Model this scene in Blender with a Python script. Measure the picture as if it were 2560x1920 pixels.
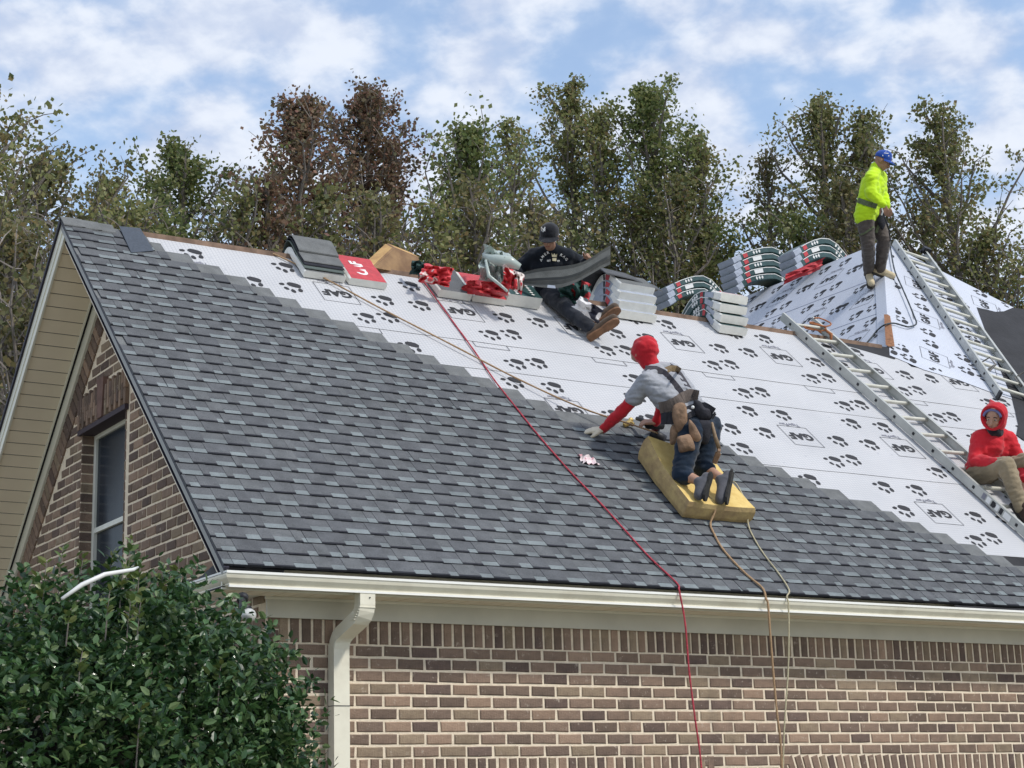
import bpy, bmesh, math, random
import numpy as np
from mathutils import Vector, Matrix, noise
from mathutils.bvhtree import BVHTree

random.seed(7); rng = np.random.default_rng(7)
for o in list(bpy.data.objects): bpy.data.objects.remove(o)
SC = bpy.context.scene; COL = SC.collection
rad = math.radians

# ------------------------------------------------------------------ camera (2 m above the lawn, looking up at the eave)
FPX, CX, CY = 4424.0, 1280.0, 960.0
YAW, PIT, ROL = 0.5624, 0.2389, -0.0284
CF = Vector((math.sin(YAW)*math.cos(PIT), math.cos(YAW)*math.cos(PIT), math.sin(PIT)))
_r0 = Vector((math.cos(YAW), -math.sin(YAW), 0)); _u0 = _r0.cross(CF)
CR = math.cos(ROL)*_r0 + math.sin(ROL)*_u0
CU = -math.sin(ROL)*_r0 + math.cos(ROL)*_u0
CAM = Vector((0, 0, 2.0))
cd = bpy.data.cameras.new('camera'); cam = bpy.data.objects.new('camera', cd); COL.objects.link(cam)
cd.sensor_width = 36; cd.lens = FPX/2560*36; cd.clip_end = 3000; cd.clip_start = 0.1
m = Matrix((CR, CU, -CF)).transposed().to_4x4(); m.translation = CAM; cam.matrix_world = m
SC.camera = cam

# ------------------------------------------------------------------ world: sky with broken altocumulus, one soft sun
SUN_EL, SUN_AZ = 47.0, 150.0
wd = bpy.data.worlds.new('World'); SC.world = wd; wd.use_nodes = True
nt = wd.node_tree; N = nt.nodes; Lk = nt.links; N.clear()
out = N.new('ShaderNodeOutputWorld'); bg = N.new('ShaderNodeBackground'); Lk.new(bg.outputs[0], out.inputs[0])
bg.inputs[1].default_value = 0.13
sky = N.new('ShaderNodeTexSky'); sky.sky_type = 'NISHITA'; sky.sun_disc = False
sky.sun_elevation = rad(SUN_EL); sky.sun_rotation = rad(SUN_AZ); sky.air_density = 1.3; sky.dust_density = 0.6; sky.ozone_density = 3.0
tc = N.new('ShaderNodeTexCoord'); sp = N.new('ShaderNodeSeparateXYZ'); Lk.new(tc.outputs['Generated'], sp.inputs[0])
mz = N.new('ShaderNodeMath'); mz.operation = 'ADD'; mz.inputs[1].default_value = 0.34; mz.use_clamp = False; mx0 = N.new('ShaderNodeMath'); mx0.operation = 'MAXIMUM'; mx0.inputs[1].default_value = 0.0; Lk.new(sp.outputs[2], mx0.inputs[0]); Lk.new(mx0.outputs[0], mz.inputs[0])
dv = N.new('ShaderNodeVectorMath'); dv.operation = 'DIVIDE'; Lk.new(tc.outputs['Generated'], dv.inputs[0])
cb = N.new('ShaderNodeCombineXYZ')
for i in range(3): Lk.new(mz.outputs[0], cb.inputs[i])
Lk.new(cb.outputs[0], dv.inputs[1])
mp = N.new('ShaderNodeMapping'); mp.inputs['Scale'].default_value = (1.0, 1.0, 0.0); mp.inputs['Location'].default_value = (0.33, 0.71, 0)
mp.inputs['Rotation'].default_value = (0, 0, 0.9)
Lk.new(dv.outputs[0], mp.inputs[0])
def wnoise(scale, detail, rough, dist=0.0):
    n_ = N.new('ShaderNodeTexNoise'); n_.inputs['Scale'].default_value = scale; n_.inputs['Detail'].default_value = detail
    n_.inputs['Roughness'].default_value = rough; n_.inputs['Distortion'].default_value = dist; Lk.new(mp.outputs[0], n_.inputs['Vector']); return n_
def wmix(fac, a, b, sock=False):
    mx = N.new('ShaderNodeMix'); mx.data_type = 'RGBA'
    Lk.new(fac, mx.inputs[0])
    for s_, v in ((6, a), (7, b)):
        if hasattr(v, 'links'): Lk.new(v, mx.inputs[s_])
        else: mx.inputs[s_].default_value = (*v, 1)
    return mx.outputs[2]
def wramp(src, lo, hi):
    mr = N.new('ShaderNodeMapRange'); mr.interpolation_type = 'SMOOTHSTEP'
    mr.inputs[1].default_value = lo; mr.inputs[2].default_value = hi; Lk.new(src, mr.inputs[0]); return mr.outputs[0]
n1_ = wnoise(8.8, 3.5, 0.42, 0.1); n2_ = wnoise(19, 5, 0.54, 0.1); n3_ = wnoise(3.2, 3, 0.5)
ad = N.new('ShaderNodeMath'); ad.operation = 'MULTIPLY_ADD'; ad.inputs[1].default_value = 0.55
Lk.new(n2_.outputs[0], ad.inputs[0]); Lk.new(n1_.outputs[0], ad.inputs[2])
ad2 = N.new('ShaderNodeMath'); ad2.operation = 'MULTIPLY_ADD'; ad2.inputs[1].default_value = 0.3
Lk.new(n3_.outputs[0], ad2.inputs[0]); Lk.new(ad.outputs[0], ad2.inputs[2])
mask_ = wramp(ad2.outputs[0], 0.76, 1.02); mk_ = N.new('ShaderNodeMath'); mk_.operation = 'MULTIPLY_ADD'; mk_.inputs[1].default_value = .72; mk_.inputs[2].default_value = .28; Lk.new(mask_, mk_.inputs[0]); mask = mk_.outputs[0]
lum = wramp(n2_.outputs[0], 0.34, 0.66)
cloudc = wmix(lum, (2.9, 3.35, 4.3), (4.2, 4.5, 5.05))
final = wmix(mask, sky.outputs[0], cloudc)
Lk.new(final, bg.inputs[0])

sd = bpy.data.lights.new('sun', 'SUN'); sun = bpy.data.objects.new('sun', sd); COL.objects.link(sun)
sd.energy = 1.75; sd.angle = rad(6); sd.color = (1.0, 0.955, 0.88)
sdir = Vector((math.sin(rad(SUN_AZ))*math.cos(rad(SUN_EL)), math.cos(rad(SUN_AZ))*math.cos(rad(SUN_EL)), math.sin(rad(SUN_EL))))
sun.rotation_euler = sdir.to_track_quat('Z', 'Y').to_euler()
SC.view_settings.view_transform = 'Standard'; SC.view_settings.look = 'None'
SC.view_settings.exposure = 0.62; SC.view_settings.gamma = 1.0; SC.view_settings.use_curve_mapping = False
SC.render.engine = 'CYCLES'; SC.cycles.max_bounces = 5; SC.cycles.transparent_max_bounces = 6

# ------------------------------------------------------------------ frames of reference
E0 = Vector((4.2391, 10.0529, 3.5021))           # lower left corner of the front roof slope
RW, RH = 3.4960, 3.3159; RL = math.hypot(RW, RH)
UP = Vector((0, RW/RL, RH/RL)); NR = Vector((0, -RH/RL, RW/RL)); AX = Vector((1, 0, 0))
def RP(s, t, h=0.0): return E0 + AX*s + UP*t + NR*h
ROOFM = Matrix(((1, 0, 0), tuple(UP), tuple(NR))).transposed().to_4x4()
def roofm(s, t, h=0.0, rot=0.0):
    mm = ROOFM @ Matrix.Rotation(rot, 4, 'Z'); mm.translation = RP(s, t, h); return mm
XW, YW = 4.685, 10.451                            # gable wall plane x, front wall plane y
APEX = RP(11.556, 8.128); HIPJ = RP(9.155, 4.818)  # top of the hip and where it meets the main ridge
N1 = Vector((-RH/RL, 0, RW/RL))                   # left hip slope normal
def ray(px, py): return (CF + CR*((px-CX)/FPX) + CU*((CY-py)/FPX))
def at(px, py, d): return CAM + ray(px, py)*d     # point seen there at distance d along the view axis
def hit(px, py, p0, n_):
    r_ = ray(px, py); return CAM + r_*((p0-CAM).dot(n_)/r_.dot(n_))
def onroof(px, py, h=0.0): return hit(px, py, E0+NR*h, NR)
def onhip(px, py, h=0.0): return hit(px, py, APEX+N1*h, N1)

# ------------------------------------------------------------------ helpers
def link(o, parent=None):
    COL.objects.link(o)
    if parent: o.parent = parent
    return o
def tag(o, label=None, cat=None, group=None, kind=None):
    if label: o['label'] = label
    if cat: o['category'] = cat
    if group: o['group'] = group
    if kind: o['kind'] = kind
    return o
def empty(name, loc=(0, 0, 0), mat=None, parent=None):
    o = bpy.data.objects.new(name, None); o.empty_display_size = .1
    link(o, parent)
    if mat is not None: o.matrix_world = mat
    else: o.location = loc
    return o
def mesh(name, V, F, mats=(), fm=None, smooth=False):
    me = bpy.data.meshes.new(name); me.from_pydata([tuple(v) for v in V], [], [tuple(f) for f in F])
    for mt in mats: me.materials.append(mt)
    if fm is not None: me.polygons.foreach_set('material_index', np.array(fm, dtype=np.int32))
    if smooth: me.polygons.foreach_set('use_smooth', np.ones(len(me.polygons), dtype=bool))
    me.update(); return me
def ob(name, me, parent=None, mw=None):
    o = bpy.data.objects.new(name, me); link(o, parent)
    if mw is not None: o.matrix_basis = mw
    return o
class MB:
    """collects shapes for one mesh"""
    def __init__(s): s.V = []; s.F = []; s.M = []
    def add(s, V, F, m=0):
        b = len(s.V); s.V += [tuple(v) for v in V]; s.F += [tuple(i+b for i in f) for f in F]; s.M += [m]*len(F)
    def box(s, a, b, m=0, M=None):
        (x0, y0, z0), (x1, y1, z1) = a, b
        V = [Vector(v) for v in ((x0,y0,z0),(x1,y0,z0),(x1,y1,z0),(x0,y1,z0),(x0,y0,z1),(x1,y0,z1),(x1,y1,z1),(x0,y1,z1))]
        if M is not None: V = [M @ v for v in V]
        s.add(V, [(3,2,1,0),(4,5,6,7),(0,1,5,4),(1,2,6,5),(2,3,7,6),(3,0,4,7)], m)
    def hexa(s, P, m=0): s.add(P, [(3,2,1,0),(4,5,6,7),(0,1,5,4),(1,2,6,5),(2,3,7,6),(3,0,4,7)], m)
    def tube(s, P, r, m=0, k=8, caps=True):
        P = [Vector(p) for p in P]; R_ = r if hasattr(r, '__len__') else [r]*len(P)
        rings = []; prev = None
        for i, p in enumerate(P):
            d = (P[min(i+1, len(P)-1)] - P[max(i-1, 0)]).normalized()
            if prev is None:
                a = Vector((0, 0, 1)) if abs(d.z) < .9 else Vector((1, 0, 0)); x = d.cross(a).normalized()
            else:
                x = (prev - d*prev.dot(d)).normalized()
            prev = x; y = d.cross(x)
            rings.append([p + (x*math.cos(2*math.pi*j/k) + y*math.sin(2*math.pi*j/k))*R_[i] for j in range(k)])
        V = [v for rg in rings for v in rg]; F = []
        for i in range(len(P)-1):
            for j in range(k):
                a = i*k+j; b = i*k+(j+1) % k; F.append((a, b, b+k, a+k))
        if caps: F.append(tuple(range(k-1, -1, -1))); F.append(tuple(range((len(P)-1)*k, len(P)*k)))
        s.add(V, F, m)
    def sweep(s, prof, A, B, m=0):
        """prism: profile points (3d) at A offset to B"""
        k = len(prof); V = [Vector(p)+Vector(A) for p in prof] + [Vector(p)+Vector(B) for p in prof]
        F = [(j, (j+1) % k, k+(j+1) % k, k+j) for j in range(k)] + [tuple(range(k-1, -1, -1)), tuple(range(k, 2*k))]
        s.add(V, F, m)
    def ball(s, c, r, m=0, k=10, sc=(1, 1, 1), M=None):
        V = []; F = []; c = Vector(c)
        n_ = k//2
        for i in range(1, n_):
            th = math.pi*i/n_
            for j in range(k):
                ph = 2*math.pi*j/k
                v = Vector((math.sin(th)*math.cos(ph)*sc[0], math.sin(th)*math.sin(ph)*sc[1], math.cos(th)*sc[2]))*r
                if M is not None: v = M @ v
                V.append(c+v)
        t = Vector((0, 0, r*sc[2])); t = M @ t if M is not None else t
        V += [c+t, c-t]; a = len(V)-2
        for i in range(n_-2):
            for j in range(k):
                p = i*k+j; q = i*k+(j+1) % k; F.append((p, p+k, q+k, q))
        for j in range(k):
            F.append((a, j, (j+1) % k)); F.append((a+1, (n_-2)*k+(j+1) % k, (n_-2)*k+j))
        s.add(V, F, m)
    def build(s, name, mats, parent=None, smooth=False, mw=None):
        if not isinstance(mats, (list, tuple)): mats = [mats]
        return ob(name, mesh(name, s.V, s.F, mats, s.M, smooth), parent, mw)

# ------------------------------------------------------------------ materials
MATS = {}
def mat(name, col, rough=.8, var=0.0, nscale=8.0, bump=0.0, bscale=60.0, metal=0.0, spec=.35, obvar=0.0, island=0.0, col2=None, lo=.35, hi=.65, trans=0.0, sheen=0.0, detail=5.0, coat=0.0):
    if name in MATS: return MATS[name]
    mt = bpy.data.materials.new(name); mt.use_nodes = True; nt = mt.node_tree; N = nt.nodes; L = nt.links
    b = N['Principled BSDF']; b.inputs['Roughness'].default_value = rough; b.inputs['Metallic'].default_value = metal
    b.inputs['Specular IOR Level'].default_value = spec
    if sheen: b.inputs['Sheen Weight'].default_value = sheen
    if coat: b.inputs['Coat Weight'].default_value = coat
    tc = N.new('ShaderNodeTexCoord')
    nz = N.new('ShaderNodeTexNoise'); nz.inputs['Scale'].default_value = nscale; nz.inputs['Detail'].default_value = detail; nz.inputs['Roughness'].default_value = .6
    L.new(tc.outputs['Object'], nz.inputs['Vector'])
    mr = N.new('ShaderNodeMapRange'); mr.inputs[1].default_value = lo; mr.inputs[2].default_value = hi; L.new(nz.outputs[0], mr.inputs[0])
    mx = N.new('ShaderNodeMix'); mx.data_type = 'RGBA'; L.new(mr.outputs[0], mx.inputs[0])
    c2 = col2 if col2 else tuple(c*(1-var) for c in col)
    mx.inputs[6].default_value = (*col, 1); mx.inputs[7].default_value = (*c2, 1)
    last = mx.outputs[2]
    def vary(src, amt, last):
        ml = N.new('ShaderNodeMath'); ml.operation = 'MULTIPLY_ADD'; ml.inputs[1].default_value = amt*2; ml.inputs[2].default_value = 1-amt; L.new(src, ml.inputs[0])
        m2 = N.new('ShaderNodeMix'); m2.data_type = 'RGBA'; m2.blend_type = 'MULTIPLY'; m2.inputs[0].default_value = 1
        L.new(last, m2.inputs[6]); cc = N.new('ShaderNodeCombineColor')
        for i in range(3): L.new(ml.outputs[0], cc.inputs[i])
        L.new(cc.outputs[0], m2.inputs[7]); return m2.outputs[2]
    if obvar:
        oi = N.new('ShaderNodeObjectInfo'); last = vary(oi.outputs['Random'], obvar, last)
    if island:
        gi = N.new('ShaderNodeNewGeometry'); last = vary(gi.outputs['Random Per Island'], island, last)
    L.new(last, b.inputs['Base Color'])
    if bump:
        n2 = N.new('ShaderNodeTexNoise'); n2.inputs['Scale'].default_value = bscale; n2.inputs['Detail'].default_value = 4; L.new(tc.outputs['Object'], n2.inputs['Vector'])
        bp = N.new('ShaderNodeBump'); bp.inputs['Strength'].default_value = bump; bp.inputs['Distance'].default_value = .01; L.new(n2.outputs[0], bp.inputs['Height'])
        L.new(bp.outputs[0], b.inputs['Normal'])
    if trans:
        tr = N.new('ShaderNodeBsdfTranslucent'); L.new(last, tr.inputs[0]); ms = N.new('ShaderNodeMixShader'); ms.inputs[0].default_value = trans
        L.new(b.outputs[0], ms.inputs[1]); L.new(tr.outputs[0], ms.inputs[2]); L.new(ms.outputs[0], N['Material Output'].inputs[0])
    MATS[name] = mt; return mt
def leafmat(name, cols, rough, trans, spec=.4, coat=0.0):
    mt = bpy.data.materials.new(name); mt.use_nodes = True; nt = mt.node_tree; N = nt.nodes; L = nt.links
    b = N['Principled BSDF']; b.inputs['Roughness'].default_value = rough; b.inputs['Specular IOR Level'].default_value = spec; b.inputs['Coat Weight'].default_value = coat
    gi = N.new('ShaderNodeNewGeometry'); cr = N.new('ShaderNodeValToRGB'); L.new(gi.outputs['Random Per Island'], cr.inputs[0])
    el = cr.color_ramp.elements
    el[0].position = 0; el[0].color = (*cols[0], 1); el[1].position = 1; el[1].color = (*cols[-1], 1)
    for i, c in enumerate(cols[1:-1]): e = el.new((i+1)/(len(cols)-1)); e.color = (*c, 1)
    oi = N.new('ShaderNodeObjectInfo'); ml = N.new('ShaderNodeMath'); ml.operation = 'MULTIPLY_ADD'; ml.inputs[1].default_value = .35; ml.inputs[2].default_value = .82
    L.new(oi.outputs['Random'], ml.inputs[0]); cc = N.new('ShaderNodeCombineColor')
    for i in range(3): L.new(ml.outputs[0], cc.inputs[i])
    m2 = N.new('ShaderNodeMix'); m2.data_type = 'RGBA'; m2.blend_type = 'MULTIPLY'; m2.inputs[0].default_value = 1
    L.new(cr.outputs[0], m2.inputs[6]); L.new(cc.outputs[0], m2.inputs[7]); L.new(m2.outputs[2], b.inputs['Base Color'])
    tr = N.new('ShaderNodeBsdfTranslucent'); L.new(m2.outputs[2], tr.inputs[0]); ms = N.new('ShaderNodeMixShader'); ms.inputs[0].default_value = trans
    L.new(b.outputs[0], ms.inputs[1]); L.new(tr.outputs[0], ms.inputs[2]); L.new(ms.outputs[0], N['Material Output'].inputs[0])
    MATS[name] = mt; return mt

# asphalt granules: fine speckle plus wide mottling, each shingle a little different
def granules(name, c1, c2, obvar=.07, isl=.0):
    mt = mat(name, c1, rough=.95, col2=c2, nscale=210, lo=.38, hi=.62, bump=.35, bscale=260, spec=.15, obvar=obvar, island=isl, detail=2)
    N = mt.node_tree.nodes; L = mt.node_tree.links; b = N['Principled BSDF']; src = b.inputs['Base Color'].links[0].from_socket
    tc = N.new('ShaderNodeTexCoord'); nz = N.new('ShaderNodeTexNoise'); nz.inputs['Scale'].default_value = 9; nz.inputs['Detail'].default_value = 5
    oi = N.new('ShaderNodeObjectInfo'); va = N.new('ShaderNodeVectorMath'); va.operation = 'ADD'; L.new(tc.outputs['Object'], va.inputs[0]); L.new(oi.outputs['Location'], va.inputs[1]); L.new(va.outputs[0], nz.inputs['Vector'])
    mr = N.new('ShaderNodeMapRange'); mr.inputs[1].default_value = .3; mr.inputs[2].default_value = .7; mr.inputs[3].default_value = .84; mr.inputs[4].default_value = 1.16; L.new(nz.outputs[0], mr.inputs[0])
    cc = N.new('ShaderNodeCombineColor'); [L.new(mr.outputs[0], cc.inputs[i]) for i in range(3)]
    m2 = N.new('ShaderNodeMix'); m2.data_type = 'RGBA'; m2.blend_type = 'MULTIPLY'; m2.inputs[0].default_value = 1
    L.new(src, m2.inputs[6]); L.new(cc.outputs[0], m2.inputs[7]); L.new(m2.outputs[2], b.inputs['Base Color'])
    return mt
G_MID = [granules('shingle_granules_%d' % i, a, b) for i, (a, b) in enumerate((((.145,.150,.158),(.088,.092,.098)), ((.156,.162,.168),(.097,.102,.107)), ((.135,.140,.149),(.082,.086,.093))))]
G_BAND = granules('shingle_shadow_band', (.040,.042,.050), (.022,.023,.029))  # dark granule band, also paints the shadow line under each course
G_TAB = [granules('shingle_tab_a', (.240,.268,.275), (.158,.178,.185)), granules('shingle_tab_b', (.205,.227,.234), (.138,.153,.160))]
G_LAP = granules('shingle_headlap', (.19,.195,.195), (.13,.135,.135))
FELT = mat('black_felt', (.03,.03,.034), rough=.8, var=.4, nscale=3, bump=.3, bscale=25)
WOODM = mat('sheathing_wood', (.34,.16,.08), rough=.85, var=.45, nscale=30)
TRIM = mat('cream_painted_aluminium', (.76,.74,.63), rough=.42, var=.10, nscale=2.5, spec=.45)
GUTM = mat('ivory_gutter_paint', (.80,.76,.62), rough=.4, col2=(.62,.57,.45), lo=.48, hi=.80, nscale=3.5, spec=.5)
GUTL = mat('white_gutter_lip', (.88,.87,.82), rough=.35, var=.05)
SOFM = mat('soffit_vinyl', (.87,.77,.60), rough=.5, var=.08, nscale=2)
DRIP = mat('dark_drip_edge', (.03,.028,.045), rough=.6)
RAKE = mat('grey_rake_metal', (.30,.30,.28), rough=.45, var=.12, nscale=3)
MORT = mat('mortar', (.86,.73,.56), rough=.95, var=.18, nscale=22, bump=.5, bscale=120)
def brickmat(name, c, c2):
    mt = mat(name, c, rough=.93, col2=c2, nscale=14, lo=.3, hi=.7, bump=.6, bscale=90, obvar=.16, island=.14)
    N = mt.node_tree.nodes; L = mt.node_tree.links; b = N['Principled BSDF']; src = b.inputs['Base Color'].links[0].from_socket
    tc = N.new('ShaderNodeTexCoord'); nz = N.new('ShaderNodeTexNoise'); nz.inputs['Scale'].default_value = 24; nz.inputs['Detail'].default_value = 6; nz.inputs['Roughness'].default_value = .7
    oi = N.new('ShaderNodeObjectInfo'); va = N.new('ShaderNodeVectorMath'); va.operation = 'ADD'; L.new(tc.outputs['Object'], va.inputs[0]); L.new(oi.outputs['Location'], va.inputs[1]); L.new(va.outputs[0], nz.inputs['Vector'])
    mr = N.new('ShaderNodeMapRange'); mr.inputs[1].default_value = .60; mr.inputs[2].default_value = .72; mr.inputs[4].default_value = .75; L.new(nz.outputs[0], mr.inputs[0])
    m2 = N.new('ShaderNodeMix'); m2.data_type = 'RGBA'; L.new(mr.outputs[0], m2.inputs[0]); L.new(src, m2.inputs[6]); m2.inputs[7].default_value = (.50,.42,.34,1)
    L.new(m2.outputs[2], b.inputs['Base Color']); return mt
BR = [brickmat('brick_a', (0.276,0.190,0.140), (0.191,0.135,0.101)), brickmat('brick_b', (0.207,0.145,0.110), (0.138,0.100,0.077)), brickmat('brick_c', (0.350,0.240,0.171), (0.254,0.175,0.126)),
      brickmat('brick_d', (0.175,0.120,0.097), (0.111,0.080,0.067)), brickmat('brick_e', (0.329,0.250,0.171), (0.223,0.165,0.117))]
PRINT = mat('black_ink', (.028,.028,.032), rough=.7, var=.2)
PRINT2 = mat('grey_ink', (.22,.22,.26), rough=.7)
WHITEP = mat('white_wrapper', (.86,.85,.79), rough=.4, var=.10, nscale=12, bump=.3, bscale=18, spec=.5)
REDP = mat('red_wrapper', (.56,.045,.055), rough=.5, var=.25, nscale=14, bump=.6, bscale=20, spec=.5)
GREENP = mat('green_wrapper', (.035,.085,.085), rough=.35, var=.3, nscale=10, bump=.5, bscale=20, spec=.5)
GREYP = mat('grey_blue_wrapper', (.42,.46,.54), rough=.4, var=.15, nscale=12, bump=.5, bscale=20, spec=.5)
WHITEI = mat('white_ink', (.78,.78,.76), rough=.5)
ALU = mat('ladder_aluminium', (.52,.53,.50), rough=.45, var=.18, nscale=5, metal=.35, spec=.5)
ALUR = mat('ladder_rung_aluminium', (.60,.59,.51), rough=.5, var=.14, nscale=9, metal=.2, spec=.5)
DARK = mat('black_plastic', (.02,.02,.024), rough=.5)

# the woven underlayment: faint grid printed on white, soft wrinkles, button cap nails
def underlay(name, base, tint2):
    mt = mat(name, base, rough=.62, col2=tint2, nscale=1.3, spec=.3, lo=.3, hi=.75)
    N = mt.node_tree.nodes; L = mt.node_tree.links; b = N['Principled BSDF']; src = b.inputs['Base Color'].links[0].from_socket
    tc = N.new('ShaderNodeTexCoord'); sp = N.new('ShaderNodeSeparateXYZ'); L.new(tc.outputs['Object'], sp.inputs[0])
    fac = []
    for i in (0, 1):
        md = N.new('ShaderNodeMath'); md.operation = 'PINGPONG'; md.inputs[1].default_value = .017; L.new(sp.outputs[i], md.inputs[0])
        lt = N.new('ShaderNodeMapRange'); lt.inputs[1].default_value = .0008; lt.inputs[2].default_value = .0035; lt.inputs[3].default_value = 1; lt.inputs[4].default_value = 0; L.new(md.outputs[0], lt.inputs[0]); fac.append(lt.outputs[0])
    mxm = N.new('ShaderNodeMath'); mxm.operation = 'MAXIMUM'; L.new(fac[0], mxm.inputs[0]); L.new(fac[1], mxm.inputs[1])
    ml = N.new('ShaderNodeMath'); ml.operation = 'MULTIPLY'; ml.inputs[1].default_value = .62; L.new(mxm.outputs[0], ml.inputs[0])
    m2 = N.new('ShaderNodeMix'); m2.data_type = 'RGBA'; L.new(ml.outputs[0], m2.inputs[0]); L.new(src, m2.inputs[6]); m2.inputs[7].default_value = (.25,.26,.30,1)
    # cap nails / scuffs
    vo = N.new('ShaderNodeTexVoronoi'); vo.inputs['Scale'].default_value = 5.2; L.new(tc.outputs['Object'], vo.inputs['Vector'])
    mr = N.new('ShaderNodeMapRange'); mr.inputs[1].default_value = .055; mr.inputs[2].default_value = .075; mr.inputs[3].default_value = .55; mr.inputs[4].default_value = 0; L.new(vo.outputs['Distance'], mr.inputs[0])
    m3 = N.new('ShaderNodeMix'); m3.data_type = 'RGBA'; L.new(mr.outputs[0], m3.inputs[0]); L.new(m2.outputs[2], m3.inputs[6]); m3.inputs[7].default_value = (.33,.34,.38,1)
    L.new(m3.outputs[2], b.inputs['Base Color'])
    n2 = N.new('ShaderNodeTexNoise'); n2.noise_type = 'RIDGED_MULTIFRACTAL'; n2.inputs['Scale'].default_value = 1.5; n2.inputs['Detail'].default_value = 2.5; n2.inputs['Distortion'].default_value = .6; L.new(tc.outputs['Object'], n2.inputs['Vector'])
    bp = N.new('ShaderNodeBump'); bp.inputs['Strength'].default_value = .5; bp.inputs['Distance'].default_value = .035; L.new(n2.outputs[0], bp.inputs['Height']); L.new(bp.outputs[0], b.inputs['Normal'])
    return mt
ULAY = underlay('white_underlayment', (.565,.563,.570), (.48,.482,.492))
ULAY2 = underlay('pale_blue_underlayment', (.60,.63,.70), (.54,.57,.65))

# ------------------------------------------------------------------ ground
g = MB(); g.add([(-400,-400,0),(400,-400,0),(400,400,0),(-400,400,0)], [(0,1,2,3)])
GRASSM = mat('lawn_grass', (.34,.32,.25), rough=.95, var=.5, nscale=3, bump=.6, bscale=40)
go = g.build('ground', GRASSM); tag(go, kind='structure')

# ================================================================== HOUSE
house = empty('brick_house', (XW, YW, 0)); bpy.context.view_layer.update()
tag(house, 'brown brick house with a steep gable roof, half covered in new grey shingles', 'house')
HI = Matrix.Translation((-XW, -YW, 0))        # children are written in world space
class HouseMB(MB): pass
def hb(mb, name, mats, parent=house, smooth=False):
    o = mb.build(name, mats, None, smooth); o.parent = parent
    if parent is house: o.matrix_basis = HI
    return o
XR, YB = 21.3, YW + 11.6
SOZ = 3.402
# walls (mortar body)
w1 = MB(); w1.box((XW, YW, 0), (XR, YW+.2, 3.46)); front = hb(w1, 'wall', MORT)
gp = []  # gable wall outline in y,z with rake under the soffit
YR = E0.y + RW; ZR = E0.z + RH
def rakez(y): return ZR - abs(y-YR)*RH/RW
yb2 = YR + (YR-YW)
WY0, WY1, WZ0, WZ1 = 13.16, 14.21, 3.565, 5.23      # gable window opening
TOPO = .24
def gw(y0, y1, z0, z1f, mb):
    z1a, z1b = z1f(y0), z1f(y1)
    x0, x1 = XW, XW+.2
    mb.hexa([(x0,y0,z0),(x1,y0,z0),(x1,y1,z0),(x0,y1,z0),(x0,y0,z1a),(x1,y0,z1a),(x1,y1,z1b),(x0,y1,z1b)])
w2 = MB(); tf = lambda y: rakez(y)-TOPO
gw(YW+.2, WY0, 0, tf, w2); gw(WY1, yb2, 0, tf, w2); gw(WY0, WY1, 0, lambda y: WZ0, w2)
gw(WY0, YR, WZ1, tf, w2); gw(YR, WY1, WZ1, tf, w2)
gable = hb(w2, 'wall', MORT)
# other walls, plain (not seen)
w3 = MB(); w3.box((XR-.2, YW+.2, 0), (XR, YB, 3.4)); w3.box((XW+.2, yb2, 0), (13.0, yb2+.2, 3.4)); w3.box((13.0, YB, 0), (XR, YB+.2, 3.4)); w3.box((12.8, yb2+.2, 0), (13.0, YB+.2, 3.4)); hb(w3, 'wall', MORT)

# bricks ------------------------------------------------------------
HC, PB = .0816, .2085
def brick_mesh(L_, H_, T_=.05, seed=0, mi=0):
    r = random.Random(seed); j = lambda a: r.uniform(-a, a); c = .006
    V = []
    # front face at y = 0 (outward -y), body behind
    x0, x1, z0, z1 = -L_/2, L_/2, -H_/2, H_/2
    outer = [(x0+j(.002), z0+j(.002)), (x0+L_*.5, z0+j(.0015)), (x1+j(.002), z0+j(.002)), (x1+j(.002), z1+j(.002)), (x0+L_*.5, z1+j(.0015)), (x0+j(.002), z1+j(.002))]
    inn = [(x + (c if x < 0 else -c)*(0 if abs(x) < L_*.1 else 1), z + (c if z < 0 else -c)) for x, z in outer]
    V = [(x, T_, z) for x, z in outer] + [(x, c*.8, z) for x, z in outer] + [(x, j(.0015), z) for x, z in inn]
    k = 6; F = []
    for a in (0, 1):
        for i in range(k): F.append((a*k+i, a*k+(i+1) % k, (a+1)*k+(i+1) % k, (a+1)*k+i))
    F.append((12, 13, 16, 17)); F.append((13, 14, 15, 16))
    return V, F
NB = 6
BSH = {}
def brick_variant(kind, v, mi):
    key = (kind, v, mi)
    if key not in BSH:
        L_, H_ = {'s': (PB-.018, HC-.017), 'h': (PB/2-.018, HC-.017), 'v': (.068, .192)}[kind]
        V, F = brick_mesh(L_, H_, .05, hash((kind, v)) % 9999 if False else (v*37+len(kind)*11+ord(kind)))
        BSH[key] = (mesh('brick', V, F, [BR[mi]]), V, F)
    return BSH[key]
blist = []   # (center world on face, kind, face 'F'/'G', tilt, protrusion)
PRO = .007
mi_rand = lambda: random.choices(range(5), (34, 24, 18, 12, 12))[0]
DSX = (5.11, 5.23)
zs = 3.1157
# soldier course under the frieze
x = XW + .115
k0 = 0
while x < XR-.1:
    blist.append((x, zs+.099, 'v', 'F', 0)); x += .0810; 
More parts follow.
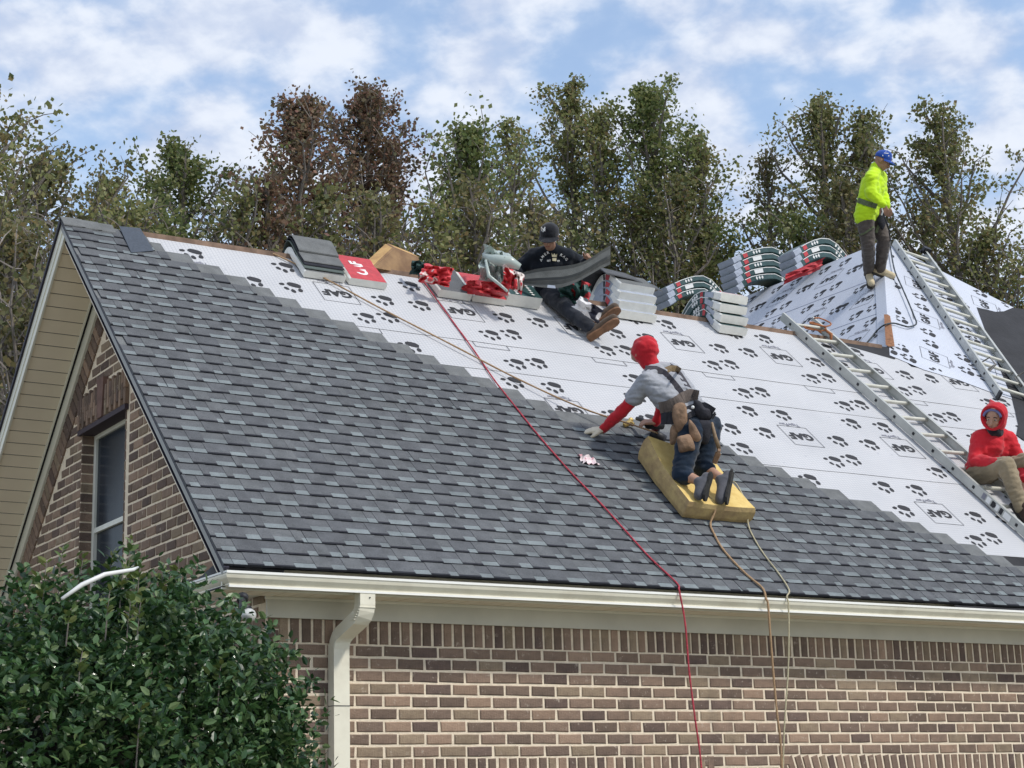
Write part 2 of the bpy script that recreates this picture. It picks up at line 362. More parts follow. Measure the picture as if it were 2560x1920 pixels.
# quoin halves at the corner in the soldier course
blist.append((XW+.045, zs+.04, 'c', 'F', 0)); blist.append((XW+.045, zs+.125, 'c', 'F', 0))
for row in range(38):
    z = zs - HC*(row+.5)
    arch = 2.375
    xo = XW + (PB/2 if row % 2 else 0)
    if row % 2: blist.append((XW+PB/4, z, 'h', 'F', 0))
    x = xo + PB/2
    while x < XR-.05:
        # flat arches over the windows lower down: rows 9.. replaced there
        ina = row in (9, 10) and ((5.25 < x < 8.17) or (8.86 < x < 12.5))
        if not ina:
            blist.append((x, z, 's', 'F', 0))
        x += PB
for (a, b, lean) in ((5.25, 8.17, 0), (8.86, 12.5, 1)):
    x = a
    while x < b:
        ti = 0 if not lean else -.30*max(0, 1-(x-a)/1.9)
        blist.append((x+.04, zs-9*HC-.099, 'v', 'F', ti)); x += .0810
# gable wall courses (x = XW plane), y from the near corner
for row in range(-38, 52):
    z = zs + .2 - HC*1 + HC*(row+.5) - HC*0
    z = zs - HC*.5 + HC*(row)
    yo = YW + (PB/2 if row % 2 else 0)
    y = yo + PB/2 + .02
    while y < yb2:
        kind = 's'
        lim = rakez(y + (PB/2 if y > YR else -PB/2)) - (.53 if y > YR else .30)
        inwin = (WY0-PB*.5 < y < WY1+PB*.5) and (WZ0 < z < WZ1+.30)
        if z + HC/2 < lim:
            if not inwin: blist.append((y, z, 's', 'G', 0))
            elif WZ0 < z < WZ1:
                # half bricks to finish at the jambs
                if y < WY0: 
                    if y - PB/2 < WY0-.10: blist.append((y-PB*.25, z, 'h', 'G', 0))
                elif y > WY1:
                    if y + PB/2 > WY1+.10: blist.append((y+PB*.25, z, 'h', 'G', 0))
            elif z >= WZ1 and not (WY0-.09 < y < WY1+.09): blist.append((y, z, 's', 'G', 0))
        y += PB
# flat arch over the gable window, bricks in broken pairs with a proud keystone
y = WY0 - .03; i = 0
while y < WY1+.04:
    if not (13.62 < y < 13.75):
        blist.append((y, WZ1+.075+.05*(i % 2), 'a', 'G', 0)); blist.append((y, WZ1+.205+.03*(i % 2), 'b', 'G', 0))
    y += .056; i += 1
# angled course following the back rake
ang = math.atan2(RH, RW)
t_ = .50
while t_ < 4.7:
    yy = YR + t_*RW/RL; zz = ZR - TOPO*1.0 - t_*RH/RL
    dr_ = .355; blist.append((YR + t_*RW/RL - dr_*RH/RL, ZR - t_*RH/RL - dr_*RW/RL, 'r', 'G', -ang)); t_ += .082
def brick_dims(kind, seed):
    return {'s': (PB-.018, HC-.017), 'h': (PB/2-.018, HC-.017), 'v': (.063, .190), 'c': (.075, .078), 'a': (.042, .13), 'b': (.042, .13), 'r': (.068, .19)}[kind]
def bmesh_get(kind, v, mi):
    key = (kind, v, mi)
    if key not in BSH:
        L_, H_ = brick_dims(kind, v); V, F = brick_mesh(L_, H_, .05, v*37+ord(kind)); BSH[key] = (mesh('brick', V, F, [BR[mi]]), V, F)
    return BSH[key]
MF = lambda x, z, ti: Matrix.Translation((x, YW-PRO, z)) @ Matrix.Rotation(ti, 4, 'Y')
MG = lambda y, z, ti, ex=0: Matrix.Translation((XW-PRO-ex, y, z)) @ Matrix.Rotation(-math.pi/2, 4, 'Z') @ Matrix.Rotation(ti, 4, 'Y')
def proj(P):
    d = P - CAM; z = d.dot(CF); return CX + FPX*d.dot(CR)/z, CY - FPX*d.dot(CU)/z, z
cand = []
for i, (u, z, kind, face, ti) in enumerate(blist):
    P = Vector((u, YW, z)) if face == 'F' else Vector((XW, u, z))
    px, py, dz = proj(P)
    vis = face == 'F' and 700 < px < 2560 and py < 1920 and kind in 'svh' and not (DSX[0]-.05 < u < DSX[1]+.05)
    vis = vis and not (px < 760 and py > 1640)
    cand.append((0 if vis else 1, dz, i))
cand.sort(); single = {i for v, dz, i in cand[:298] if v == 0}
stuffF, stuffG = MB(), MB()
for i, (u, z, kind, face, ti) in enumerate(blist):
    v = random.randrange(NB); mi = mi_rand()
    a3 = (u + random.uniform(-.003, .003), z + random.uniform(-.0015, .0015), ti + random.uniform(-.008, .008))
    M_ = MF(*a3) if face == 'F' else MG(*a3, {'a': .03, 'b': .03, 'r': .012}.get(kind, 0))
    me, V, F = bmesh_get(kind, v, mi)
    if i in single:
        o = bpy.data.objects.new('brick', me); COL.objects.link(o); o.parent = front; o.matrix_basis = M_
    else:
        mb = stuffF if face == 'F' else stuffG
        mb.add([M_ @ Vector(p) for p in V], F, mi)
for mb, par in ((stuffF, front), (stuffG, gable)):
    o = mb.build('brickwork', BR, None); o.parent = par; tag(o, kind='stuff')
# jambs of the window recess: brick returns
jb = MB()
for zc in np.arange(WZ0+HC/2, WZ1, HC):
    for yy, sg in ((WY0+.001, 1), (WY1-.001, -1)):
        jb.box((XW-.006, yy-.012 if sg > 0 else yy-.006, zc-HC/2+.007), (XW+.094, yy+.006 if sg > 0 else yy+.012, zc+HC/2-.007), random.randrange(5))
o = jb.build('brickwork', BR, None); o.parent = gable; tag(o, kind='stuff')
ks = MB(); ks.hexa([(XW-.045,13.635,WZ1+.01),(XW+.02,13.635,WZ1+.01),(XW+.02,13.735,WZ1+.01),(XW-.045,13.735,WZ1+.01),(XW-.045,13.605,WZ1+.34),(XW+.02,13.605,WZ1+.34),(XW+.02,13.765,WZ1+.34),(XW-.045,13.765,WZ1+.34)])
KST = mat('keystone_brick', (.20,.12,.10), rough=.9, var=.3, nscale=14); hb(ks, 'keystone', KST)

# gable window ------------------------------------------------------
winm = MB(); WX = XW+.095
FRM = mat('white_window_frame', (.74,.74,.66), rough=.4, var=.06)
f_ = .06
winm.box((WX,WY0,WZ0),(WX+.05,WY0+f_,WZ1)); winm.box((WX,WY1-f_,WZ0),(WX+.05,WY1,WZ1)); winm.box((WX,WY0+f_,WZ1-f_-.01),(WX+.05,WY1-f_,WZ1)); winm.box((WX,WY0+f_,WZ0),(WX+.05,WY1-f_,WZ0+f_))
win = hb(winm, 'window', FRM)
GLS = mat('dark_window_glass', (.025,.033,.045), rough=.22, spec=.12, var=.3, nscale=2)
zm = 4.385
for (a, b, dx) in ((zm+.02, WZ1-f_-.01, .02), (WZ0+f_, zm-.02, .03)):
    p = MB(); p.box((WX+dx, WY0+f_, a), (WX+dx+.006, WY1-f_, b)); hb(p, 'pane', GLS, win)
p = MB(); p.box((WX+.005, WY0+f_, zm-.02), (WX+.04, WY1-f_, zm+.02)); hb(p, 'sash', FRM, win)
p = MB(); p.box((XW-.03, WY0-.04, WZ0-.08), (XW+.1, WY1+.04, WZ0)); hb(p, 'sill', BR[0])
p = MB(); p.box((XW-.034, WY0-.05, WZ1-.035), (XW+.094, WY1+.05, WZ1+.006)); hb(p, 'lintel', mat('shaded_steel_lintel', (.05,.035,.045), rough=.7))  # steel lintel, made deep and dark to paint the shadow under the arch

# eave: frieze, soffit panels, fascia, gutter ------------------------
p = MB(); p.box((XW-.012, YW-.03, 3.270), (XR, YW-.009, SOZ)); hb(p, 'frieze_board', mat('cream_frieze_shade', (.60,.58,.49), rough=.5, var=.14, nscale=2))  # cream trim darkened in colour for the shade under the eave
p = MB(); p.box((XW-.03, YW-.045, 3.385), (XR, YW-.03, SOZ)); hb(p, 'frieze_board', TRIM)
spm = MB(); spm.box((0, 0, 0), (.104, .245, .006)); sme = mesh('soffit_panel', spm.V, spm.F, [SOFM])
x = E0.x+.02
nsp = 0
while x < XR:
    if nsp < 110:
        o = bpy.data.objects.new('soffit_panel', sme); COL.objects.link(o); o.parent = house; o.matrix_basis = HI @ Matrix.Translation((x, 10.16, SOZ+random.uniform(0, .0015)))
    x += .112; nsp += 1
p = MB(); p.box((E0.x+.01, 10.15, SOZ+.009), (XR, YW-.03, SOZ+.016)); hb(p, 'soffit_backing', DRIP)
p = MB(); p.box((E0.x+.01, 10.150, 3.398), (XR, 10.166, 3.57)); hb(p, 'fascia', TRIM)
# K-style gutter
def gprof(o=0):   # (y, z) outer face
    return [(10.145, 3.505), (10.145, 3.392), (10.085, 3.392), (10.078, 3.402), (10.078, 3.412), (10.068, 3.425), (10.052, 3.450), (10.047, 3.470), (10.047, 3.487), (10.060, 3.490), (10.060, 3.482), (10.054, 3.470), (10.058, 3.452), (10.074, 3.428), (10.085, 3.400), (10.138, 3.400), (10.138, 3.505)]
gt = MB(); GX0 = E0.x-.005
prof = [(y, 3.505-(3.505-z)*.83) for y, z in gprof()]
def gutter_run(mb, A, B, axis):
    # axis 'x': runs along x with profile in yz ; mitre handled by offset
    k = len(prof); V = []
    for (end, P) in ((0, A), (1, B)):
        for (y, z) in prof: V.append(P(y, z))
    F = [(j, k+j, k+(j+1) % k, (j+1) % k) for j in range(k)] + [tuple(range(k)), tuple(range(2*k-1, k-1, -1))]
    mb.add(V, F)
dep = lambda y: (10.145 - y)
gutter_run(gt, lambda y, z: (GX0 - dep(y) + .098, y, z), lambda y, z: (XR+.1, y, z), 'x')
gutter_run(gt, lambda y, z: (GX0 - dep(y) + .098, 10.145+.55, z), lambda y, z: (GX0 - dep(y) + .098, y, z), 'y')
gut = hb(gt, 'gutter', GUTM)
lp = MB(); lp.box((GX0, 10.040, 3.486), (XR+.1, 10.062, 3.502)); lp.box((GX0, 10.062, 3.486), (GX0+.022, 10.695, 3.502)); hb(lp, 'gutter_lip', GUTL, gut)
lp = MB(); lp.box((GX0+.03, 10.070, 3.404), (XR+.1, 10.082, 3.418)); hb(lp, 'gutter_lip', GUTL, gut)
# little return roof and soffit box at the corner
p = MB(); rx = E0.x+.09
p.hexa([(rx-.05,10.15,3.50),(XW,10.15,3.50),(XW,10.70,3.50),(rx-.05,10.70,3.50),(XW-.02,10.17,3.53),(XW,10.17,3.53),(XW,10.68,3.86),(XW-.02,10.68,3.86)], 0)
o = hb(p, 'eave_return', G_MID[0])
p = MB(); p.box((rx-.0,10.166,3.418),(XW-.015,10.69,3.498)); hb(p, 'eave_return', TRIM)
# downspout
ds = MB()
def rectsweep(mb, P, wx, wd):
    rings = []
    for i, p in enumerate(P):
        p = Vector(p); d = (Vector(P[min(i+1, len(P)-1)])-Vector(P[max(i-1, 0)])).normalized()
        xx = Vector((1, 0, 0)); xx = (xx - d*xx.dot(d)); xx = xx.normalized() if xx.length > .2 else Vector((0,0,1)); yy = d.cross(xx).normalized()
        rings.append([p + xx*a*wx/2 + yy*b*wd/2 for a, b in ((-1,-1),(-.8,-1.12),(.8,-1.12),(1,-1),(1,1),(-1,1))])
    k = 6; V = [v for r_ in rings for v in r_]; F = []
    for i in range(len(P)-1):
        for j in range(k): F.append((i*k+j, i*k+(j+1) % k, (i+1)*k+(j+1) % k, (i+1)*k+j))
    F.append(tuple(range(k-1, -1, -1))); F.append(tuple(range((len(P)-1)*k, len(P)*k))); mb.add(V, F)
x1, x2 = 5.215, 5.165
pth = [(x1,10.115,3.412),(x1,10.115,3.335),(x1-.004,10.12,3.300),(x1-.010,10.135,3.268),(x1-.02,10.155,3.246),(x2+.014,10.33,3.176),(x2+.006,10.364,3.150),(x2+.002,10.380,3.12),(x2,10.388,3.08)]
rectsweep(ds, pth, .108, .082)
dsp = hb(ds, 'downspout', GUTM, gut)
dl = MB(); rectsweep(dl, [(x2,10.392,3.11),(x2,10.392,1.2),(x2,10.392,.15)], .112, .085); hb(dl, 'downspout', GUTM, gut)
dc = MB()
for i, tt in enumerate(np.linspace(0, 1, 6)):
    a = Vector((x1-.002, 10.12, 3.315)).lerp(Vector((x1-.022, 10.16, 3.240)), tt); dc.box(tuple(a+Vector((-.058,-.048,-.003))), tuple(a+Vector((.056,.0,.003))))
hb(dc, 'elbow_crimp', GUTM, gut)
sc_ = MB(); sc_.box((x2-.0575,10.346,2.71),(x2+.0575,10.435,2.714)); sc_.box((x1+.01,10.068,3.372),(x1+.018,10.073,3.380)); hb(sc_, 'joint', DARK, gut)
bs = MB(); bs.box((x2-.062,10.343,1.9),(x2+.062,10.45,1.93)); hb(bs, 'strap', GUTM, gut)

# back rake: shingle edge, fascia, soffit boards, frieze --------------
def rk(t, x, drop, side=1):   # point along the rake, side=+1 back slope, -1 front slope; drop is perpendicular under the roof surface
    y = YR + side*(t*RW/RL) - side*drop*RH/RL; z = ZR - t*RH/RL - drop*RW/RL
    return Vector((x, y, z))
def rakebox(mb, t0, t1, x0, x1, d0, d1, side, m=0):
    P = [rk(t0,x0,d1,side), rk(t0,x1,d1,side), rk(t1,x1,d1,side), rk(t1,x0,d1,side), rk(t0,x0,d0,side), rk(t0,x1,d0,side), rk(t1,x1,d0,side), rk(t1,x0,d0,side)]
    if side < 0: P = [P[3],P[2],P[1],P[0],P[7],P[6],P[5],P[4]]
    mb.hexa(P, m)
EX = E0.x
# decks (roof boards)
roof = MB()
roof.add([RP(0,.04,-.004), RP(17.46,.04,-.004), RP(11.556,8.128,-.004), RP(9.155,4.818,-.004), RP(0,4.818,-.004)], [(0,1,2,3,4)])
B_ = APEX + Vector((0, 5.6, 0)); vd = Vector((-1, 1, -RH/RW))
K_ = HIPJ + vd*3.5; K2 = Vector((K_.x, B_.y, K_.z))
D4 = Vector((0,0,-.004))
roof.add([HIPJ+D4, APEX+D4, B_+D4, K2+D4, K_+D4], [(0,1,2,3,4)])
RR = RP(17.46, 0); roof.add([APEX+D4, RR+D4, Vector((RR.x, RR.y+17, RR.z))+D4, B_+D4], [(0,1,2,3)])
A0 = Vector((EX, YR, ZR)); roof.add([A0+D4, HIPJ+D4, K_+D4, Vector((EX, YR+RW, ZR-RH))+D4], [(0,1,2,3)])
# thickness at the rake
rakebox(roof, 0.0, 4.8, EX+.0, EX+.4, .006, .03, 1); rakebox(roof, 0.0, 4.78, EX+.0, EX+.4, .006, .03, -1)
roofo = hb(roof, 'roof', FELT)
de = MB(); rakebox(de, -.005, 4.85, EX-.022, EX+.02, -.012, .012, 1); rakebox(de, 0, 4.80, EX-.012, EX+.02, -.010, .014, -1); hb(de, 'drip_edge', DRIP)
fb = MB(); rakebox(fb, .0, 4.85, EX-.004, EX+.02, .012, .085, 1); rakebox(fb, .0, 4.85, EX+.002, EX+.02, .085, .150, 1); hb(fb, 'fascia', TRIM)
fb = MB(); rakebox(fb, .0, 4.79, EX-.006, EX+.02, .014, .058, -1); rakebox(fb, .0, 4.79, EX+.012, EX+.03, .058, .085, -1); hb(fb, 'fascia', RAKE)
t_ = .10; nb_ = 0
sob = MB()
while t_ < 4.8:
    q = MB(); rakebox(q, t_+.004, t_+.123, EX+.02, XW-.07, .125+random.uniform(0,.001), .131, 1); o = hb(q, 'soffit_board', SOFM); t_ += .127
q = MB(); rakebox(q, .05, 4.8, EX+.02, XW, .118, .123, 1); rakebox(q, .05, 4.8, EX+.02, XW, .118, .123, -1); hb(q, 'soffit_backing', DRIP)
q = MB(); rakebox(q, .1, 4.75, XW-.07, XW-.058, .123, .150, 1); hb(q, 'soffit_channel', TRIM)
q = MB(); rakebox(q, .12, 4.75, XW-.035, XW-.012, .131, .255, 1); rakebox(q, .12, 4.7, XW-.035, XW-.012, .131, .255, -1); hb(q, 'frieze_board', TRIM)
q = MB(); rakebox(q, .12, 4.7, EX+.02, XW-.0, .124, .131, -1); hb(q, 'soffit_board', SOFM)

# ------------------------------------------------------------------ shingles
EXPO, SLEN, SHT = .143, 1.0, .337
send = {31:.70, 30:.80, 29:1.014, 28:1.237, 27:1.429, 26:1.604, 25:1.794, 24:2.01, 23:2.228, 22:2.433, 21:2.623, 20:2.81, 19:3.04, 18:3.219, 17:3.43, 16:3.63, 15:5.20, 14:5.24, 13:5.30, 12:5.50, 11:5.70, 10:5.90, 9:6.15, 8:6.42, 7:6.55, 6:6.76, 5:6.97, 4:7.2, 3:7.40, 2:7.65, 1:7.85, 0:8.05}
def shingle_mesh(L_, seed, top=SHT):
    r = random.Random(seed); mb = MB()
    zb, zt = .021, .004            # height of the top surface at the butt and at the headlap
    T = .006
    def zz(y): return zb + (zt-zb)*y/SHT
    tabs = []; x = r.uniform(-.08, .06)
    while x < L_-.02:
        wt = r.choice((.07, .10, .12, .13, .15, .17)); 
        a, b = max(x, 0), min(x+wt, L_)
        if b-a > .02: tabs.append((a, b))
        x += wt + r.choice((.05, .09, .11, .14, .17))
    cuts = sorted({0.0, L_, *[v for t in tabs for v in t]})
    def slab(x0, x1, y0, y1, m, dz=0.0, th=T):
        mb.hexa([(x0,y0,zz(y0)+dz-th),(x1,y0,zz(y0)+dz-th),(x1,y1,zz(y1)+dz-th),(x0,y1,zz(y1)+dz-th),(x0,y0,zz(y0)+dz),(x1,y0,zz(y0)+dz),(x1,y1,zz(y1)+dz),(x0,y1,zz(y1)+dz)], m)
    sag = lambda: r.uniform(-.001, .001)
    for x0, x1 in zip(cuts[:-1], cuts[1:]):
        if x1-x0 < .004: continue
        istab = any(a <= (x0+x1)/2 <= b for a, b in tabs)
        mm = r.choice((0, 0, 1, 2)); yo = r.uniform(0, .003)
        if istab:
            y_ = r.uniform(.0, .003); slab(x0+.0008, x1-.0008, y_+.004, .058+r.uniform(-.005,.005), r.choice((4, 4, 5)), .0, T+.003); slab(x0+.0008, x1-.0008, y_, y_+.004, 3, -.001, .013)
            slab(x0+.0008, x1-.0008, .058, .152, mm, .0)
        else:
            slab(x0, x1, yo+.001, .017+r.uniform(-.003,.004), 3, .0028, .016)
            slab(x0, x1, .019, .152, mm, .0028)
    slab(0, L_, .1515, top, 6, -.0006, .003)
    return mesh('shingle', mb.V, mb.F, G_MID+[G_BAND]+G_TAB+[G_LAP], mb.M)
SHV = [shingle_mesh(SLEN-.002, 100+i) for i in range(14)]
nsh = 0
for k in range(0, 32):
    t = .03 + EXPO*k
    top = SHT if t+SHT < 4.80 else 4.80-t
    x1 = send[k]; off = 0
    while x1 > -.02:
        x0 = x1 - SLEN
        if x0 < -.018 or top < SHT:
            L_ = min(SLEN, x1+.018); x0 = x1-L_
            if L_ < .06: break
            me = shingle_mesh(L_-.002, 500+k*9+off, top)
        else: me = random.choice(SHV)
        o = bpy.data.objects.new('shingle', me); COL.objects.link(o); o.parent = roofo
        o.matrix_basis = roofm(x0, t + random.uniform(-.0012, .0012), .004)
        x1 = x0; off += 1; nsh += 1
# two short courses up to the cap and the ridge caps
for k in (32, 33):
    t = .03+EXPO*k; me = shingle_mesh(.48, 900+k, max(.07, 4.80-t)) if 4.80-t > .16 else None
    if me:
        o = bpy.data.objects.new('shingle', me); COL.objects.link(o); o.parent = roofo; o.matrix_basis = roofm(-.018, t, .004)
cap = MB()
def ridgecap(mb, s0, s1, dz, m=0):
    for sd_ in (1, -1):
        pts = []
        for u in (0, .15):
            for s_ in (s0, s1):
                y = YR - sd_*u*RW/RL; z = ZR + .035 + dz - u*RH/RL*.96; pts.append(Vector((EX+s_, y, z)))
        a, b, c, d = pts
        lo = Vector((0,0,-.01)); P = [a+lo, b+lo, d+lo, c+lo, a, b, d, c]
        mb.hexa(P if sd_ < 0 else [P[3],P[2],P[1],P[0],P[7],P[6],P[5],P[4]], m)
for i, (a, b) in enumerate(((-.02,.16),(.13,.30),(.27,.42))):
    q = MB(); ridgecap(q, a, b, .004*(2-i)); hb(q, 'ridge_cap', G_LAP)
q = MB(); q.hexa([(0,0,0),(.215,.10,0),(.20,.50,.006),(.01,.47,.006),(0,0,.006),(.215,.10,.006),(.20,.50,.012),(.01,.47,.012)])
o = q.build('shingle_piece', mat('slate_blue_shingle_back', (.075,.09,.115), rough=.8, var=.25, nscale=60, bump=.2), None, mw=roofm(.462, 4.345, .024)); tag(o, 'dark slate coloured shingle piece laid across the roof top beside the ridge caps', 'shingle')
# bare edge of the sheathing along the ridge
q = MB(); q.box((EX+.62, YR-.05, ZR-.045), (EX+9.0, YR+.010, ZR+.002)); hb(q, 'ridge_board', mat('weathered_ridge_board', (.30,.20,.145), rough=.9, var=.55, nscale=6))
q = MB(); q.add([RP(6.2,0.0,-.001), RP(17.3,0.0,-.001), RP(16.8,.86,-.001), RP(6.2,.86,-.001)], [(0,1,2,3)]); hb(q, 'felt_strip', FELT)
q = MB(); q.add([RP(8.10,4.79,.006),RP(8.80,4.80,.006),RP(9.155,4.812,.006),RP(9.265,4.97,.006),RP(9.36,5.12,.006),RP(9.40,4.83,.006),RP(9.0,4.52,.006)], [(0,6,5,4,3,2,1)]); hb(q, 'felt_patch', FELT)

# ------------------------------------------------------------------ underlayment sheets with printed marks
def text_mesh(body, size, off=0.0, key={}):
    if (body, size, off) in key: return key[(body, size, off)]
    cu = bpy.data.curves.new('t', 'FONT'); cu.body = body; cu.size = size; cu.offset = off; cu.align_x = 'CENTER'; cu.align_y = 'CENTER'; cu.resolution_u = 3
    o = bpy.data.objects.new('t', cu); COL.objects.link(o); dg = bpy.context.evaluated_depsgraph_get()
    me = bpy.data.meshes.new_from_object(o.evaluated_get(dg)); V = [v.co.copy() for v in me.vertices]; F = [tuple(p.vertices) for p in me.polygons]
    bpy.data.objects.remove(o); bpy.data.meshes.remove(me); key[(body, size, off)] = (V, F); return V, F
GAFV, GAFF = text_mesh('GAF', .150, .007)
TPV, TPF = text_mesh('TigerPaw', .062, .001)
def blob(cx_, cy_, rx_, ry_, rot, k=9, seed=0):
    r = random.Random(seed); P = []
    for j in range(k):
        a = 2*math.pi*j/k; e = 1+r.uniform(-.12, .12); x = rx_*math.cos(a)*e; y = ry_*math.sin(a)*e
        P.append((cx_ + x*math.cos(rot)-y*math.sin(rot), cy_ + x*math.sin(rot)+y*math.cos(rot)))
    return P
PAW = [blob(.045,.045,.070,.050,-.35,11,1), blob(-.080,.035,.029,.024,.2,8,2), blob(-.058,-.050,.024,.032,.2,8,3), blob(-.002,-.086,.026,.037,-.05,8,4), blob(.078,-.055,.023,.039,-.25,8,5)]
PAW = [[(x*.94, y*.88) for x, y in p] for p in PAW]
BOX = [((-.172,-.165),(.172,-.165)), ((-.172,.165),(.172,.165)), ((-.172,-.165),(-.172,.165)), ((.172,-.165),(.172,.165))]
PAWS = [(-.38,.38),(.02,.38),(-.43,0),(.44,0),(.36,-.33),(.11,-.40)]
def prints(mb, s0, t0, lo, hi, S=1.0, per=1.24, kmin=-9, kmax=9, f=None, inside=None, vrng=3):
    """one roll: marks repeat every `per` along it and every 0.93 across it; clipped to lo..hi"""
    def keep(x, y): return lo <= y <= hi and (inside is None or inside(x, y))
    for k in range(kmin, kmax+1):
        for v in range(-vrng, vrng+1):
            if v and not (lo-.5 < t0+v*.93 < hi+.5): continue
            bx = s0 + per*k - .32*v; by = t0 + .93*v
            for (a, b) in PAWS:
                x, y = bx+a, by+b
                if not keep(x, y): continue
                for P in PAW:
                    Q = [(x+p[0], y+p[1]) for p in P]
                    if all(keep(*q_) for q_ in Q): mb.add([f(*q_) for q_ in Q], [tuple(range(len(Q)))], 0)
            for (p, q_) in BOX:
                a = [bx+p[0], by+p[1]]; b = [bx+q_[0], by+q_[1]]
                if inside is not None and not (inside(*a) and inside(*b)): continue
                if a[1] == b[1]:
                    if not (lo < a[1] < hi): continue
                    mb.add([f(a[0], a[1]-.003), f(b[0], a[1]-.003), f(b[0], a[1]+.003), f(a[0], a[1]+.003)], [(0,1,2,3)], 1)
                else:
                    y0, y1 = max(a[1], lo), min(b[1], hi)
                    if y1 > y0: mb.add([f(a[0]-.003, y0), f(a[0]+.003, y0), f(a[0]+.003, y1), f(a[0]-.003, y1)], [(0,1,2,3)], 1)
            if lo+.06 < by < hi-.06 and keep(bx, by) and keep(bx-.15, by) and keep(bx+.15, by):
                mb.add([f(bx-v_[0], by-v_[1]) for v_ in GAFV], GAFF, 0)
            if lo+.03 < by+.20 < hi-.03 and keep(bx-.15, by+.20) and keep(bx+.15, by+.2):
                mb.add([f(bx-v_[0], by+.20-v_[1]) for v_ in TPV], TPF, 2)
INK = [PRINT, mat('thin_line_ink', (.10,.10,.11), rough=.7), PRINT2]
def sheet(lo, hi, s0, s1, h, box, vr=0, mi=0, per=1.245):
    # slightly uneven strip with a turned up lower edge
    mb = MB(); n_ = 60; V = []; F = []; rows = 3
    hx = lambda x: min(hi, 4.812)
    for j in range(rows):
        for i in range(n_+1):
            s_ = s0+(s1-s0)*i/n_; t = lo+(hi-lo)*j/(rows-1)
            if j == 0: t += .012*noise.noise(Vector((s_*1.7, lo*5, 0)))
            V.append(Vector((s_, t, h + (.0015*noise.noise(Vector((s_*4, t*4, 2))) if j else .003))))
    for j in range(rows-1):
        for i in range(n_): a = j*(n_+1)+i; F.append((a, a+1, a+n_+2, a+n_+1))
    mb.add(V, F)
    o = mb.build('underlayment_sheet', ULAY, None, mw=roofm(0,0,0)); o.parent = roofo
    if box:
        pm = MB(); prints(pm, box[0], box[1], lo+.02, hi-.0, per=per, kmin=-2, kmax=11, f=lambda x, y: (x, y, h+.0035), vrng=vr, inside=lambda x, y: s0 < x < s1)
        o = pm.build('printed_mark', INK, None, mw=roofm(0,0,0)); o.parent = roofo; tag(o, kind='stuff')
sheet(.80, 1.99, 3.4, 16.4, .000, (7.15-1.26*3, 1.415), 0, per=1.26)
sheet(1.97, 3.12, .4, 15.6, .0012, (6.34-1.26*4, 2.555), 0, per=1.26)
sheet(3.10, 3.62, .4, 14.6, .0024, (6.02-1.25*4, 3.68), 0, per=1.25)
sheet(3.60, 4.815, .4, 9.15, .0036, (2.26, 4.18), 0, per=1.235)
sheet(3.60, 4.40, 9.15, 13.9, .0030, (2.26, 4.18), 0, per=1.235)
# a clipped polygon sheet with marks turned along it
def poly_sheet(P2, M_, matl, inkf, name='underlayment_sheet'):
    mb = MB(); mb.add([Vector((x, y, 0)) for x, y in P2], [tuple(range(len(P2)))]); o = mb.build(name, matl, None, mw=M_); o.parent = roofo; return o
def inpoly(P2, m_=.0):
    def f(x, y):
        c = False; n_ = len(P2); j = n_-1
        for i in range(n_):
            xi, yi = P2[i]; xj, yj = P2[j]
            if (yi > y) != (yj > y) and x < (xj-xi)*(y-yi)/(yj-yi)+xi: c = not c
            j = i
        return c
    return f
P2 = [(8.99,4.60),(9.30,4.36),(9.72,4.22),(10.04,4.03),(10.40,3.89),(10.30,3.42),(10.62,3.30),(14.9,3.52),(11.56,8.12)]
poly_sheet(P2, roofm(0,0,.0095), ULAY2, None)
pm = MB(); ca, sa = math.cos(-.585), math.sin(-.585)
inp = inpoly(P2)
def fr(x, y): # local roll axes: along -b / a
    return (9.9 + y*ca - x*sa*1.0, 4.9 + y*sa + x*ca)
def fr2(x, y): a, b = y, -x; s_ = 9.75 + a*ca - b*sa; t = 4.72 + a*sa + b*ca; return s_, t
prints(pm, 0.0, 0.0, -3.0, 6.0, per=1.24, kmin=-4, kmax=4, f=lambda x, y: (*fr2(x, y), .0125), vrng=6, inside=lambda x, y: inp(*fr2(x, y)))
o = pm.build('printed_mark', INK, None, mw=roofm(0,0,0)); o.parent = roofo; tag(o, kind='stuff')
# white lower hip part seen right of ladder two is felt with a torn edge
q = MB(); q.add([(11.81,6.40,.0135),(12.10,6.36,.0135),(12.30,6.42,.0135),(12.62,6.60,.0135),(12.9,6.62,.0135),(14.6,4.3,.0135),(15.2,2.6,.0135),(9.62,3.00,.0135),(9.60,3.10,.0135),(9.85,3.35,.0135),(10.27,3.93,.0135),(10.75,4.72,.0135),(11.217,5.467,.0135)], [tuple(range(12,-1,-1))])
o = q.build('felt_patch', FELT, None, mw=roofm(0,0,0)); o.parent = roofo
# hip's left slope: axes (v along +Y, u up the slope)
U1 = Vector((RW/RL, 0, RH/RL)); M1 = Matrix((tuple(Vector((0,-1,0))), tuple(U1), tuple(N1))).transposed().to_4x4(); M1.translation = HIPJ
